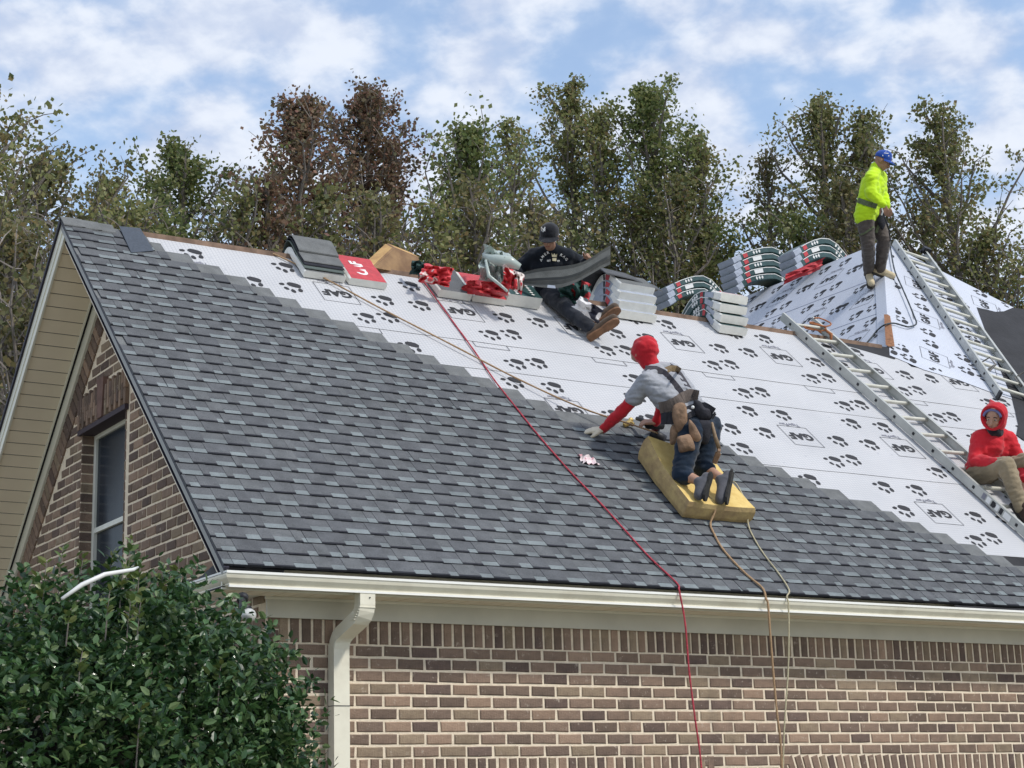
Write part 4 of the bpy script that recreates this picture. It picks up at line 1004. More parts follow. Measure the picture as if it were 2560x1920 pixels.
sagf = lambda u, v: -.035*math.exp(-((u-.45)/.25)**2-((v-.35)/.25)**2) + .17*max(0, v-.55)**1.4*(1.1-u*.6) + .045*(1-u)**2*(.3+v)
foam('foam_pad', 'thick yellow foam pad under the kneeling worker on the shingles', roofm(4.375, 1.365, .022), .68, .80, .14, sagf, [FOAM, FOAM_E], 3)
F2 = mat('tan_foam', (.62,.40,.16), rough=.95, col2=(.42,.25,.11), nscale=6, bump=.4, bscale=40); F2E = mat('tan_foam_shaded', (.33,.21,.11), rough=.95, col2=(.20,.12,.07), nscale=6)  # second foam colour is a darker copy, painted shade for faces not turned up
fa, fb_, fc, fd = at(928, 672, 15.75), at(1036, 692, 16.25), at(1052, 645, 16.45), at(985, 618, 16.2)
q = MB(); back = Vector((.02, .20, .11)); q.hexa([fa, fb_, fb_+back, fa+back, fd, fc, fc+back, fd+back], 0)
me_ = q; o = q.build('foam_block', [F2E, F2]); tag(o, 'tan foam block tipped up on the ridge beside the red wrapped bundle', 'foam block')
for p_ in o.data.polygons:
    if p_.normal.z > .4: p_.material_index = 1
bm = bmesh.new(); bm.from_mesh(o.data); bmesh.ops.bevel(bm, geom=bm.edges[:], offset=.018, segments=2, affect='EDGES'); bm.to_mesh(o.data); bm.free()

# ================================================================== SHINGLE BUNDLES
def bundle(path, width, th, label, group, cover, s0=None, M_=None, marks=(), seed=0, ends=WHITEP, endlen=.16, side=None, xoff=None, catlabel='shingle bundle'):
    """path: centre line points (a, z) along the bundle; extruded across x=0..width in frame M_"""
    P = []; pts = [Vector((0, a, z)) for a, z in path]
    for i in range(len(pts)-1):
        a, b, c_, d = pts[max(i-1,0)], pts[i], pts[i+1], pts[min(i+2, len(pts)-1)]
        for k in range(4):
            t = k/4; P.append(.5*((2*b)+(c_-a)*t+(2*a-5*b+4*c_-d)*t*t+(3*b-a-3*c_+d)*t**3))
    P.append(pts[-1]); rnd = random.Random(seed)
    cum = [0]
    for i in range(1, len(P)): cum.append(cum[-1]+(P[i]-P[i-1]).length)
    V = []; F = []; FM = []; k = 8
    for i, p in enumerate(P):
        d = (P[min(i+1, len(P)-1)]-P[max(i-1, 0)]).normalized(); nn = Vector((0, -d.z, d.y)); 
        h = th/2; c = .012; e = .004
        pr = [(c, -h), (width-c, -h), (width, -h+c), (width, h-c), (width-c, h), (c, h), (0, h-c), (0, -h+c)]
        for x, z in pr: V.append(p + Vector((x+rnd.uniform(-e, e)*.6, 0, 0)) + nn*(z+rnd.uniform(-e, e)*.4))
    for i in range(len(P)-1):
        mid = (cum[i]+cum[i+1])/2; isend = mid < endlen or mid > cum[-1]-endlen
        for j in range(k):
            F.append((i*k+j, i*k+(j+1) % k, (i+1)*k+(j+1) % k, (i+1)*k+j))
            FM.append(1 if (isend and j not in (4,) ) else (0 if j == 4 else 2) if not isend else 0)
    F.append(tuple(range(k-1, -1, -1))); FM.append(1); F.append(tuple(range((len(P)-1)*k, len(P)*k))); FM.append(1)
    o = ob('shingle_bundle', mesh('shingle_bundle', V, F, [cover, ends, side or cover], FM), None, M_); tag(o, label, catlabel, group)
    # printed marks: along the near long side (x = 0) and on top
    def frame(f):
        L_ = f*cum[-1]; i = max(j for j in range(len(cum)) if cum[j] <= L_+1e-9); i = min(i, len(P)-2); t = (L_-cum[i])/(cum[i+1]-cum[i]); d = (P[i+1]-P[i]).normalized()
        return P[i].lerp(P[i+1], t), d, Vector((0, -d.z, d.y))
    for (kind, f0, f1, mt_) in marks:
        mk = MB(); 
        if kind == 'side':
            p0, d0, n0 = frame(f0); p1, d1, n1 = frame(f1); hh = th*.32; x_ = Vector((-.0035, 0, 0)); mk.add([p0+x_-n0*hh, p1+x_-n1*hh, p1+x_+n1*hh, p0+x_+n0*hh], [(0,3,2,1)])
        elif kind == 'edge':
            n_ = 8; 
            for q_ in range(n_):
                p0, d0, n0 = frame(f0+(f1-f0)*q_/n_); p1, d1, n1 = frame(f0+(f1-f0)*(q_+1)/n_); x_ = Vector((-.003, 0, 0)); a_, b_ = th*.36, th*.47; mk.add([p0+x_+n0*a_, p1+x_+n1*a_, p1+x_+n1*b_, p0+x_+n0*b_], [(0,3,2,1)])
        elif kind == 'diam':
            for q_ in range(6):
                for rr_ in range(2):
                    p0, d0, n0 = frame(f0+(f1-f0)*(q_+.5*rr_)/6); c_ = p0+Vector((width*(.25+.5*rr_)-width*.08*0, 0, 0))+n0*(th/2+.004); w2 = .022; mk.add([c_-Vector((w2,0,0)), c_-d0*w2*.7, c_+Vector((w2,0,0)), c_+d0*w2*.7], [(0,1,2,3)])
        elif kind == 'sdiam':
            for q_ in range(3):
                p0, d0, n0 = frame(f0+(f1-f0)*q_/3); c_ = p0+Vector((-.0045, 0, 0)); w2 = th*.32; mk.add([c_-d0*w2*.7, c_-n0*w2, c_+d0*w2*.7, c_+n0*w2], [(0,3,2,1)])
        if mk.V: mk.build('printed_mark', mt_, o)
    return o
G1 = 'opened bundles along the main ridge'
RM = lambda s_: Matrix.Translation((EX+s_, YR, ZR))     # frame at the ridge: y = across, z up
def rp_(t, h):  # point at slope distance t below the ridge on the front (t>0) or the back (t<0), h above the slope
    if t >= 0: return (-t*RW/RL - h*RH/RL, -t*RH/RL + h*RW/RL)
    return (-t*RW/RL + h*RH/RL, t*RH/RL + h*RW/RL)
def drape(front, h, hump=.05, back=.42): return [rp_(front, h), rp_(front*.5, h+.004), rp_(.13, h+hump*.35), (0, h*1.15+hump), rp_(-.12, h+hump*.4), rp_(-back, h+.01)]
b1 = bundle(drape(.42, .045, .0), .40, .065, 'opened bundle of dark shingles draped over the ridge, leftmost bundle on the roof', G1, G_LAP, M_=RM(2.01), seed=1, endlen=.20, side=WHITEP)
# loose shingles on top of it
for i in range(3):
    q = MB(); pth_ = drape(.40-.045*i, .088+.012*i, .035+.014*i, .40); pp = []
    for a, z in pth_: pp.append((a, z))
    V = []; F = []
    PP = [Vector((0, a, z)) for a, z in pp]; QQ = []
    for ii in range(len(PP)-1):
        a, b, c_, d = PP[max(ii-1,0)], PP[ii], PP[ii+1], PP[min(ii+2, len(PP)-1)]
        for k in range(4): t = k/4; QQ.append(.5*((2*b)+(c_-a)*t+(2*a-5*b+4*c_-d)*t*t+(3*b-a-3*c_+d)*t**3))
    QQ.append(PP[-1])
    for x in (0, .385): V += [p+Vector((x+.01*i, 0, 0)) for p in QQ]
    for x in (0, .385): V += [p+Vector((x+.01*i, 0, .008)) for p in QQ]
    n_ = len(QQ); F = [(j, j+1, n_+j+1, n_+j) for j in range(n_-1)] + [(2*n_+j, 3*n_+j, 3*n_+j+1, 2*n_+j+1) for j in range(n_-1)] + [(j, 2*n_+j, 2*n_+j+1, j+1) for j in range(n_-1)] + [(0, n_, 3*n_, 2*n_)]
    me = mesh('loose_shingle', V, F, [[G_LAP, G_MID[0], G_BAND, mat('shingle_green_grey', (.10,.125,.115), rough=.9, var=.25, nscale=90)][(3, 2, 0, 3)[i]]]); ob('loose_shingle', me, b1)
b2 = bundle(drape(.43, .042, .0, .3), .37, .07, 'red topped bundle with large white letters beside the leftmost opened bundle', G1, REDP, M_=RM(2.44), seed=2, endlen=.10, side=WHITEP)
tv, tf_ = text_mesh('GAF', .135, .006); q = MB(); mm = Matrix.Translation(Vector((.17, *rp_(.215, .081)))) @ Matrix((tuple((1,0,0)), tuple(UP), tuple(NR))).transposed().to_4x4() @ Matrix.Rotation(math.pi/2, 4, 'Z')
q.add([mm @ Vector((v[0], v[1]*1.15, 0)) for v in tv], tf_); q.build('white_lettering', WHITEI, b2)
bundle(drape(.42, .05, .02, .3), .345, .075, 'opened grey shingle bundle with white end under the red wrapper on the ridge', G1, G_MID[0], M_=RM(3.335), seed=3, endlen=.13, side=WHITEP)
bundle(drape(.41, .045, .01, .3), .36, .065, 'red topped bundle with a torn wrapper, left of the green checked bundle', G1, REDP, M_=RM(3.70), seed=4, endlen=.06, side=WHITEP)
bundle(drape(.38, .07, .01, .3), .37, .12, 'green bundle with white diamond pattern, just left of the seated man', G1, GREENP, M_=RM(4.07), seed=5, endlen=.05, side=WHITEP, marks=(('diam', .03, .34, WHITEI),))
# stack right of the seated man
G2 = 'stacked shingle bundles on the main ridge'
for i, lab in enumerate(('lowest white ended bundle of the stack right of the seated man', 'second bundle from the bottom of the stack right of the seated man', 'third bundle from the bottom of the stack right of the seated man', 'topmost opened bundle of the stack right of the seated man')):
    zh = .045+.074*i; bundle([(-.27+.01*i, -.170+.096*i), (-.17, -.10+.092*i), (-.07, zh-.012), (.01, zh+.008), (.12, zh-.02), (.30, zh-.20)], .44-.02*(i == 3), .082, lab, G2, GREYP if i < 3 else G_LAP, M_=RM(5.37+.012*i), seed=10+i, endlen=.17, side=GREYP if i < 3 else WHITEP, marks=(('side', .30, .40, REDP), ('side', .42, .46, DARK)))
q = MB(); pz = [Vector((x, y, z)) for x, y, z in ((0,-.20,.24),(0,-.08,.33),(0,.10,.345),(0,.28,.22))]
V = [p+Vector((dx*.9, 0, -.10*dx+.02*math.sin(dx*6))) for dx in (0, .35, .75) for p in pz]; n_ = 4
F = [(i*n_+j, i*n_+j+1, (i+1)*n_+j+1, (i+1)*n_+j) for i in range(2) for j in range(3)]
def solid(V, F, th, up_=Vector((0, 0, 1))):
    n_ = len(V); V2 = [Vector(v) for v in V] + [Vector(v)+up_*th for v in V]; F2 = [tuple(reversed(f)) for f in F] + [tuple(i+n_ for i in f) for f in F]
    from collections import Counter
    ed = Counter()
    for f in F:
        for a, b in zip(f, f[1:]+f[:1]): ed[(a, b)] += 1
    for (a, b) in list(ed):
        if (b, a) not in ed: F2.append((a, b, b+n_, a+n_))
    return V2, F2
V2, F2_ = solid(V, F, .012); o = ob('loose_shingle', mesh('loose_shingle', V2, F2_, [G_MID[2]]), None, RM(5.28)); tag(o, 'dark shingle flap sagging over the stack right of the seated man', 'shingle')
# stack at the right of the ridge, seen from its curved green side
for i, lab in enumerate(('bottom bundle of the curved green stack left of the long ladder', 'second bundle of the curved green stack left of the long ladder', 'third bundle of the curved green stack left of the long ladder', 'top bundle of the curved green stack left of the long ladder')):
    h = .05+.092*i; fr_ = .31; zh = .055+.066*i
    pth_ = [(-.265-.01*i, -.165+.108*i), (-.17, -.095+.102*i), (-.06, zh-.008), (.07, zh+.008), (.22, zh-.055), (.42, zh-.23), (.62, zh-.43)]
    bundle(pth_, .345, .086, lab, G2, GREENP if i < 3 else mat('pink_white_wrapper', (.70,.48,.46), rough=.4, var=.2, nscale=10), M_=RM(6.60+.01*(i % 2)), seed=20+i, endlen=.17, ends=WHITEP, side=GREENP,
           marks=(('side', .11, .24, GREYP), ('side', .27, .31, REDP), ('sdiam', .36, .46, WHITEI), ('edge', .2, .95, WHITEI), ('side', .62, .68, REDP), ('sdiam', .74, .86, WHITEI)))
# three stacks hung over the far ridge of the hip (their ends point to the left)
G3 = 'bundle stacks draped over the hip ridge'
names = {0: 'leftmost', 1: 'middle', 2: 'right hand'}
def hp_(t, h):
    if t >= 0: return (t*RW/RL + h*RH/RL, -t*RH/RL + h*RW/RL)
    return (t*RW/RL - h*RH/RL, t*RH/RL + h*RW/RL)
ORD = ('bottom', 'second', 'third', 'fourth', 'top')
for st_, (yo, n_, fr_, k_) in enumerate(((3.75, 3, .70, 0), (2.15, 5, .80, 1), (1.05, 3, .62, 2))):
    # frame: local y axis = +X world, local x = -Y side facing the viewer
    base = APEX + Vector((0, yo, 0)); M_ = Matrix((tuple(Vector((0, 1, 0))), tuple(Vector((1, 0, 0))), tuple(Vector((0, 0, 1))))).transposed().to_4x4(); M_.translation = base
    for i in range(n_):
        h = .06+.098*i+(.22 if st_ == 0 else 0); f = fr_-.02*i
        pth_ = [(-f+.035*(n_-1-i), h-.20), (-f*.55+.01, h-.04), (-.06, h+.06), (.12, h+.05), (.28, h-.07), (.48, h-.26)]
        lab = '%s bundle of the %s stack draped over the hip ridge behind the main roof' % ((ORD if n_ == 5 else ('bottom', 'second', 'top'))[i], names[st_])
        bundle(pth_, .33, .088, lab, G3, GREENP, M_=M_, seed=40+st_*7+i, endlen=.13, ends=GREYP, side=GREENP, marks=(('side', .15, .21, REDP), ('edge', .14, .98, WHITEI), ('side', .28, .40, WHITEI) if i % 2 else ('sdiam', .3, .42, WHITEI), ('sdiam', .66, .8, WHITEI), ('side', .82, .88, REDP)))

# ================================================================== TORN WRAPPERS AND SCRAPS
def crumple(name, label, cat, c, ax1, ax2, up_, n1, n2, amp, mt_, seed, drop=0.0, outline=None, th=.003):
    V = []; F = []; rnd = random.Random(seed)
    for i in range(n1+1):
        for j in range(n2+1):
            u, v = i/n1-.5, j/n2-.5; o_ = Vector((u*3.1, v*3.1, seed))
            e = 1+.25*noise.noise(o_*1.3)
            z = amp*(abs(noise.noise(o_*1.1))*2.0 + .5*abs(noise.noise(o_*2.7)) - .25) + drop*(u*u+v*v)
            V.append(c + ax1*u*e + ax2*v*e + up_*z + ax1*.06*noise.noise(o_*3+Vector((5,0,0))))
    for i in range(n1):
        for j in range(n2): a = i*(n2+1)+j; F.append((a, a+1, a+n2+2, a+n2+1))
    V2, F2 = solid(V, F, th, up_); o = ob(name, mesh(name, V2, F2, [mt_])); tag(o, label, cat); return o
CLEARP = mat('cloudy_plastic_film', (.62,.70,.66), rough=.25, var=.15, nscale=8, spec=.6, trans=.35)
PINKP = mat('red_white_wrapper', (.64,.06,.07), rough=.4, col2=(.74,.66,.62), nscale=7, lo=.55, hi=.57, detail=1.0)
dpt = lambda px, py, s_, t_: at(px, py, (RP(s_, t_)-CAM).dot(CF))
def pxvec(dx, dy, d): return (CR*dx - CU*dy)*d/FPX
c = at(1090, 688, 15.75); crumple('torn_wrapper', 'crumpled red and white wrapper on the grey bundle right of the tan foam block', 'wrapper', c, pxvec(74, 12, 15.8), pxvec(-14, 46, 15.8), -CF*1, 12, 10, .13, PINKP, 3, -.12)
c = at(1215, 722, 16.0); crumple('torn_wrapper', 'wide torn red wrapper lying between the two bundles below the plastic bag', 'wrapper', c, pxvec(105, 14, 16), pxvec(-12, 34, 16), -CF, 12, 8, .10, REDP, 5, -.1)
c = at(1283, 700, 15.95); crumple('torn_wrapper', 'dark red and white wrapper stuffed under the clear plastic bag', 'wrapper', c, pxvec(50, 22, 16), pxvec(-8, 50, 16), -CF, 12, 8, .12, PINKP, 8, -.1)
c = at(1237, 668, 16.15); o = crumple('plastic_bag', 'cloudy white plastic bag standing crumpled on the ridge left of the seated man', 'bag', c, pxvec(72, 30, 16), pxvec(-14, 88, 16), -CF, 14, 12, .26, CLEARP, 14, -.5)
c = at(1262, 650, 16.1); q = MB(); q.tube([at(1210,640,16.05), at(1240,650,16.0), at(1275,655,16.0), at(1300,668,16.0)], [.02,.05,.055,.03], k=9); q.build('bag_fold', CLEARP, None, smooth=True); q_ = bpy.data.objects['bag_fold']; q_.parent = o
q = MB(); q.tube([at(1214,650,15.9), at(1222,690,15.85), at(1250,712,15.85), at(1268,728,15.8)], [.012,.018,.014,.012], k=7); q_ = q.build('bag_fold', CLEARP, o, smooth=True)
c = at(1050, 672, 15.9); crumple('cloth_scrap', 'dark green scrap tucked at the right end of the tan foam block', 'cloth', c, pxvec(46, 8, 16), pxvec(-6, 34, 16), -CF, 8, 6, .10, mat('dark_green_cloth', (.02,.05,.045), rough=.8), 21, -.1)
c = RP(3.55, 1.70, .028); crumple('paper_scrap', 'small torn pink and white wrapper scrap lying on the shingles', 'litter', c, AX*.155, UP*.105, NR, 8, 6, .035, mat('pink_white_scrap', (.80,.70,.70), rough=.5, col2=(.62,.30,.34), nscale=22, lo=.5, hi=.62), 31)
c = at(1437, 730, 16.6); crumple('torn_wrapper', 'green and red torn wrapper behind the seated man at the open stack', 'wrapper', c, pxvec(75, 35, 16.6), pxvec(-10, 70, 16.6), -CF, 12, 10, .12, mat('green_red_wrapper', (.04,.10,.09), rough=.4, col2=(.55,.05,.06), nscale=7, lo=.54, hi=.58, detail=1), 33, -.1)
c = at(1470, 772, 16.2); crumple('torn_wrapper', 'white and dark wrapper flap beside the feet of the seated man', 'wrapper', c, pxvec(60, 40, 16.2), pxvec(-16, 30, 16.2), -CF, 8, 6, .06, mat('white_dark_wrapper', (.70,.68,.68), rough=.4, col2=(.03,.03,.045), nscale=8, lo=.5, hi=.54, detail=1), 36, -.05)
c = at(2010, 678, 22.4); crumple('torn_wrapper', 'red wrapper hanging open under the right hand stack on the hip ridge', 'wrapper', c, pxvec(95, -40, 22.4), pxvec(-8, 28, 22.4), -CF, 8, 6, .06, REDP, 41, -.05)

# ================================================================== PEOPLE
def dep(P): return (P-CAM).dot(CF)
def cone(mb, a, ra, b, rb, k=14):
    a, b = Vector(a), Vector(b); d = (b-a)
    if d.length < 1e-5: mb.ball(a, ra, 0, k); return
    d.normalize(); a0 = Vector((0, 0, 1)) if abs(d.z) < .9 else Vector((1, 0, 0)); x = d.cross(a0).normalized(); y = d.cross(x)
    rings = []; L_ = (b-a).length
    st = [(-.98, 0), (-.7, 0), (-.35, 0), (0, 0)]
    for q in (-.97, -.72, -.38, 0): rings.append((a + d*ra*q, ra*math.sqrt(max(0, 1-q*q))))
    for q in (0, .38, .72, .97): rings.append((b + d*rb*q, rb*math.sqrt(max(0, 1-q*q))))
    V = []
    for c, r in rings: V += [c + (x*math.cos(2*math.pi*j/k)+y*math.sin(2*math.pi*j/k))*r for j in range(k)]
    F = []
    for i in range(len(rings)-1):
        for j in range(k): p = i*k+j; q = i*k+(j+1) % k; F.append((p, q, q+k, p+k))
    F.append(tuple(range(k-1, -1, -1))); F.append(tuple(range((len(rings)-1)*k, len(rings)*k)))
    mb.add(V, F)
def shapes(mb, L_):
    for s in L_:
        if s[0] == 'c': cone(mb, s[1], s[2], s[3], s[4])
        else: mb.ball(s[1], 1, 0, 18, s[2], s[3] if len(s) > 3 else None)
def organic(name, L_, mt, parent, voxel=.010, it=6, fold=0.0, fs=9.0, seed=0, stretch=(1, 1, 1), cut=None, cuts=()):
    mb = MB(); shapes(mb, L_)
    me = mesh(name, mb.V, mb.F, [mt]); o = ob(name, me)
    r = o.modifiers.new('r', 'REMESH'); r.mode = 'VOXEL'; r.voxel_size = voxel; r.use_smooth_shade = True
    sm = o.modifiers.new('s', 'SMOOTH'); sm.iterations = it; sm.factor = .5
    dg = bpy.context.evaluated_depsgraph_get(); me2 = bpy.data.meshes.new_from_object(o.evaluated_get(dg)); o.modifiers.clear(); old = o.data; o.data = me2; bpy.data.meshes.remove(old); me2.name = name
    bm = bmesh.new(); bm.from_mesh(me2)
    for co, no in cuts:
        bmesh.ops.bisect_plane(bm, geom=bm.verts[:]+bm.edges[:]+bm.faces[:], plane_co=co, plane_no=no, clear_outer=True)
    if fold:
        bm.normal_update()
        for v in bm.verts:
            p = Vector((v.co.x*stretch[0], v.co.y*stretch[1], v.co.z*stretch[2]))*fs + Vector((seed*3.1, 0, 0))
            n_ = abs(noise.noise(p))*1.6-.35 + .5*noise.noise(p*2.3)
            v.co += v.normal*fold*n_
    bm.to_mesh(me2); bm.free(); me2.polygons.foreach_set('use_smooth', np.ones(len(me2.polygons), dtype=bool)); me2.update()
    me2.materials.clear(); me2.materials.append(mt)
    o.parent = parent; return o
def cloth(name, c, rough=.9, var=.18, ns=5, bump=.7, bs=20, sheen=.2, trans=0): return mat(name, c, rough=rough, var=var, nscale=ns, bump=bump, bscale=bs, spec=.2, sheen=sheen)
SKIN = mat('skin', (.46,.26,.18), rough=.55, var=.15, nscale=18, spec=.4); SKIN2 = mat('tan_skin', (.36,.20,.13), rough=.55, var=.15, nscale=18, spec=.4)
HAIR = mat('black_hair', (.012,.010,.010), rough=.7)
def hand_shapes(w_, d, n_, curl=.5, s=1.0, side=1):
    """wrist, direction of the fingers, palm normal (towards what is held)"""
    d = d.normalized(); n_ = (n_ - d*n_.dot(d)).normalized(); x = d.cross(n_).normalized()*side; L_ = []
    for i, (off, ln, r) in enumerate(((-.030, .068, .0095), (-.010, .078, .0100), (.011, .072, .0095), (.030, .056, .0085))):
        k0 = w_ + x*off*.6*s; k1 = w_ + d*.088*s + x*off*s; L_.append(('c', k0, .014*s, k1, .0125*s))
        dd = d; p = k1; segs = (.45, .32, .23)
        for j, f in enumerate(segs):
            a = curl*(.55+.5*j); dd = (d*math.cos(a) + n_*math.sin(a)).normalized(); q = p + dd*ln*f*s; L_.append(('c', p, r*s*(1-.08*j), q, r*s*(.95-.1*j))); p = q
    t0 = w_ + d*.025*s - x*.022*s; t1 = t0 + (d*.6 - x*.75 + n_*.25).normalized()*.042*s; t2 = t1 + (d*.85 - x*.25 + n_*.35).normalized()*.032*s; t3 = t2 + (d*.8 + n_*.5).normalized()*.026*s
    L_ += [('c', t0, .015*s, t1, .0125*s), ('c', t1, .012*s, t2, .0105*s), ('c', t2, .010*s, t3, .0085*s)]
    return L_
def frame3(f, u): f = f.normalized(); r = f.cross(u).normalized(); u2 = r.cross(f); return f, r, u2, Matrix((tuple(r), tuple(f), tuple(u2))).transposed()
def head_shapes(c, fdir, up_):
    f, r, u, M_ = frame3(fdir, up_)
    L_ = [('e', c+u*.025, (.076, .095, .098), M_), ('e', c-u*.045+f*.028, (.056, .062, .062), M_), ('c', c-u*.085+f*.055, .024, c-u*.075+f*.062, .022),
          ('c', c-u*.002+f*.088, .010, c-u*.036+f*.106, .015), ('c', c+u*.022+f*.082-r*.035, .012, c+u*.022+f*.082+r*.035, .012), ('c', c-u*.062+f*.086-r*.016, .0085, c-u*.062+f*.086+r*.016, .0085),
          ('c', c-u*.028+f*.066-r*.040, .018, c-u*.028+f*.066+r*.040, .018)]
    for sg in (-1, 1): L_.append(('e', c-u*.012-f*.006+r*.078*sg, (.012, .020, .030), M_))
    return L_
def face_details(par, c, fdir, up_, brow=True):
    f, r, u, M_ = frame3(fdir, up_); EW = mat('eye_white', (.6,.58,.55), rough=.3); ED = mat('eye_dark', (.02,.014,.012), rough=.3)
    for sg in (-1, 1):
        q = MB(); q.ball(c+u*.003+f*.080+r*.031*sg, .0125, 0, 10, (1.1, .8, .6), M_); e = q.build('eye', EW, par, smooth=True)
        q = MB(); q.ball(c+u*.002+f*.089+r*.031*sg, .0062, 0, 8); q.build('pupil', ED, e, smooth=True)
        if brow: q = MB(); q.tube([c+u*.024+f*.090+r*.014*sg, c+u*.029+f*.092+r*.032*sg, c+u*.022+f*.084+r*.050*sg], [.004,.005,.003], k=5); q.build('eyebrow', HAIR, par)
    q = MB(); q.tube([c-u*.060+f*.092-r*.022, c-u*.063+f*.096, c-u*.060+f*.092+r*.022], [.003,.0045,.003], k=5); q.build('mouth', mat('lips', (.28,.11,.09), rough=.5), par)
def torso_shapes(J_, t=0.0, low=True, w=1.0):
    nk, a, b, pl, hl, hr = J_['neck'], J_['shL'], J_['shR'], J_['pelvis'], J_['hipL'], J_['hipR']
    ch = nk.lerp(pl, .35); mid = nk.lerp(pl, .66)
    L_ = [('c', nk.lerp(a, .15), .050+t, a, .058+t), ('c', nk.lerp(b, .15), .050+t, b, .058+t), ('c', nk, .052+t, ch, .105*w+t), ('c', ch, .110*w+t, mid, .105*w+t), ('c', mid, .105*w+t, pl, .112*w+t)]
    for p, h in ((a, hl), (b, hr)):
        q = p.lerp(h, .33).lerp(ch, .22); q2 = p.lerp(h, .66).lerp(mid, .30); L_ += [('c', p, .060+t, q, .088*w+t), ('c', q, .088*w+t, q2, .082*w+t), ('c', q2, .082*w+t, h, .090*w+t)]
    return L_
def limb(a, ra, b, rb, c, rc): return [('c', a, ra, b, rb), ('c', b, rb, c, rc)]
def leg_shapes(J_, sd, t=0.0, f=1.0):
    h, k, a = J_['hip'+sd], J_['kn'+sd], J_['an'+sd]
    if f >= 1: return [('c', h, .088+t, h.lerp(k, .5), .074+t), ('c', h.lerp(k, .5), .074+t, k, .058+t), ('c', k, .058+t, k.lerp(a, .38), .054+t), ('c', k.lerp(a, .38), .054+t, a, .036+t)]
    e = k.lerp(a, f) ; return [('c', h, .088+t, h.lerp(k, .5), .074+t), ('c', h.lerp(k, .5), .074+t, k, .060+t), ('c', k, .060+t, e, .057+t)]
def arm_shapes(J_, sd, t=0.0, f=1.0):
    s, e, w_ = J_['sh'+sd], J_['el'+sd], J_['wr'+sd]
    L_ = [('c', s, .053+t, s.lerp(e, .5), .047+t), ('c', s.lerp(e, .5), .047+t, e, .040+t), ('c', e, .041+t, e.lerp(w_, .35), .040+t), ('c', e.lerp(w_, .35), .040+t, w_, .027+t)]
    return L_ if f >= 1 else [('c', s, .055+t, s.lerp(e, f), .051+t)]
def shoe(par, an, toe, solen, mt, smt, s=1.0, name='shoe'):
    """toe: point of the toe; solen: direction the sole faces"""
    d = (toe-an).normalized(); n_ = (solen - d*solen.dot(d)).normalized(); heel = an - d*.055*s + n_*.02
    L_ = [('c', an - n_*.03, .044*s, an+n_*.02, .045*s), ('c', heel, .040*s, an.lerp(toe, .55), .046*s), ('c', an.lerp(toe, .5), .046*s, toe - d*.03*s, .044*s), ('c', an - n_*.02, .044*s, an.lerp(toe, .6), .036*s)]
    x = d.cross(n_).normalized()
    o = organic(name, L_, mt, par, .008, 5, cuts=[(an+n_*.045*s, n_)])
    q = MB(); V = []; hl = heel - d*.035*s; 
    prof_ = [(0, .030), (.06, .040), (.25, .040), (.45, .034), (.7, .047), (.88, .044), (.97, .028), (1.0, .010)]
    Ln = (toe-hl).length + .012; pts = [(f*Ln, w_*s) for f, w_ in prof_]
    ring = [(f, w_) for f, w_ in pts] + [(f, -w_) for f, w_ in reversed(pts)]
    for hh in (.024*s, .044*s): V += [hl + d*f + x*w_ + n_*hh for f, w_ in ring]
    k = len(ring); F = [(j, (j+1) % k, k+(j+1) % k, k+j) for j in range(k)] + [tuple(range(k-1, -1, -1)), tuple(range(k, 2*k))]
    q.add(V, F); q.build('sole', smt, o); return o
def surf(objs):
    V = []; F = []
    for o in objs:
        b = len(V); V += [v.co.copy() for v in o.data.vertices]; F += [tuple(i+b for i in p.vertices) for p in o.data.polygons]
    return BVHTree.FromPolygons(V, F)
def snap(bvh, px, py, off=.004, fallback=14.0):
    r_ = ray(px, py).normalized(); h = bvh.ray_cast(CAM, r_)
    if h[0] is None: return at(px, py, fallback)
    return h[0] - r_*off
def strap(name, pxs, wpx, bvh, mt, par, off=.006, th=.004, fb_=14.0, n_=6):
    """webbing laid on the clothes through points seen in the photograph"""
    P = []
    for i in range(len(pxs)-1):
        for k in range(n_): t = k/n_; P.append((pxs[i][0]*(1-t)+pxs[i+1][0]*t, pxs[i][1]*(1-t)+pxs[i+1][1]*t))
    P.append(pxs[-1]); V = []; F = []
    for i, p in enumerate(P):
        a, b = P[max(i-1, 0)], P[min(i+1, len(P)-1)]; dx, dy = b[0]-a[0], b[1]-a[1]; l_ = math.hypot(dx, dy) or 1; nx_, ny_ = -dy/l_*wpx/2, dx/l_*wpx/2
        V += [snap(bvh, p[0]+nx_, p[1]+ny_, off, fb_), snap(bvh, p[0]-nx_, p[1]-ny_, off, fb_)]
    # keep depth smooth
    D = [dep(v) for v in V]; D2 = D[:]
    for i in range(len(V)): lo_, hi_ = max(0, i-4), min(len(V), i+5); D2[i] = min(sorted(D[lo_:hi_])[len(D[lo_:hi_])//2], D[i]+.01)
    V = [CAM + (v-CAM)*(d2/d1) for v, d1, d2 in zip(V, D, D2)]
    for i in range(len(P)-1): F.append((2*i, 2*i+1, 2*i+3, 2*i+2))
    V2, F2 = solid(V, F, th, -CF); return ob(name, mesh(name, V2, F2, [mt]), par)
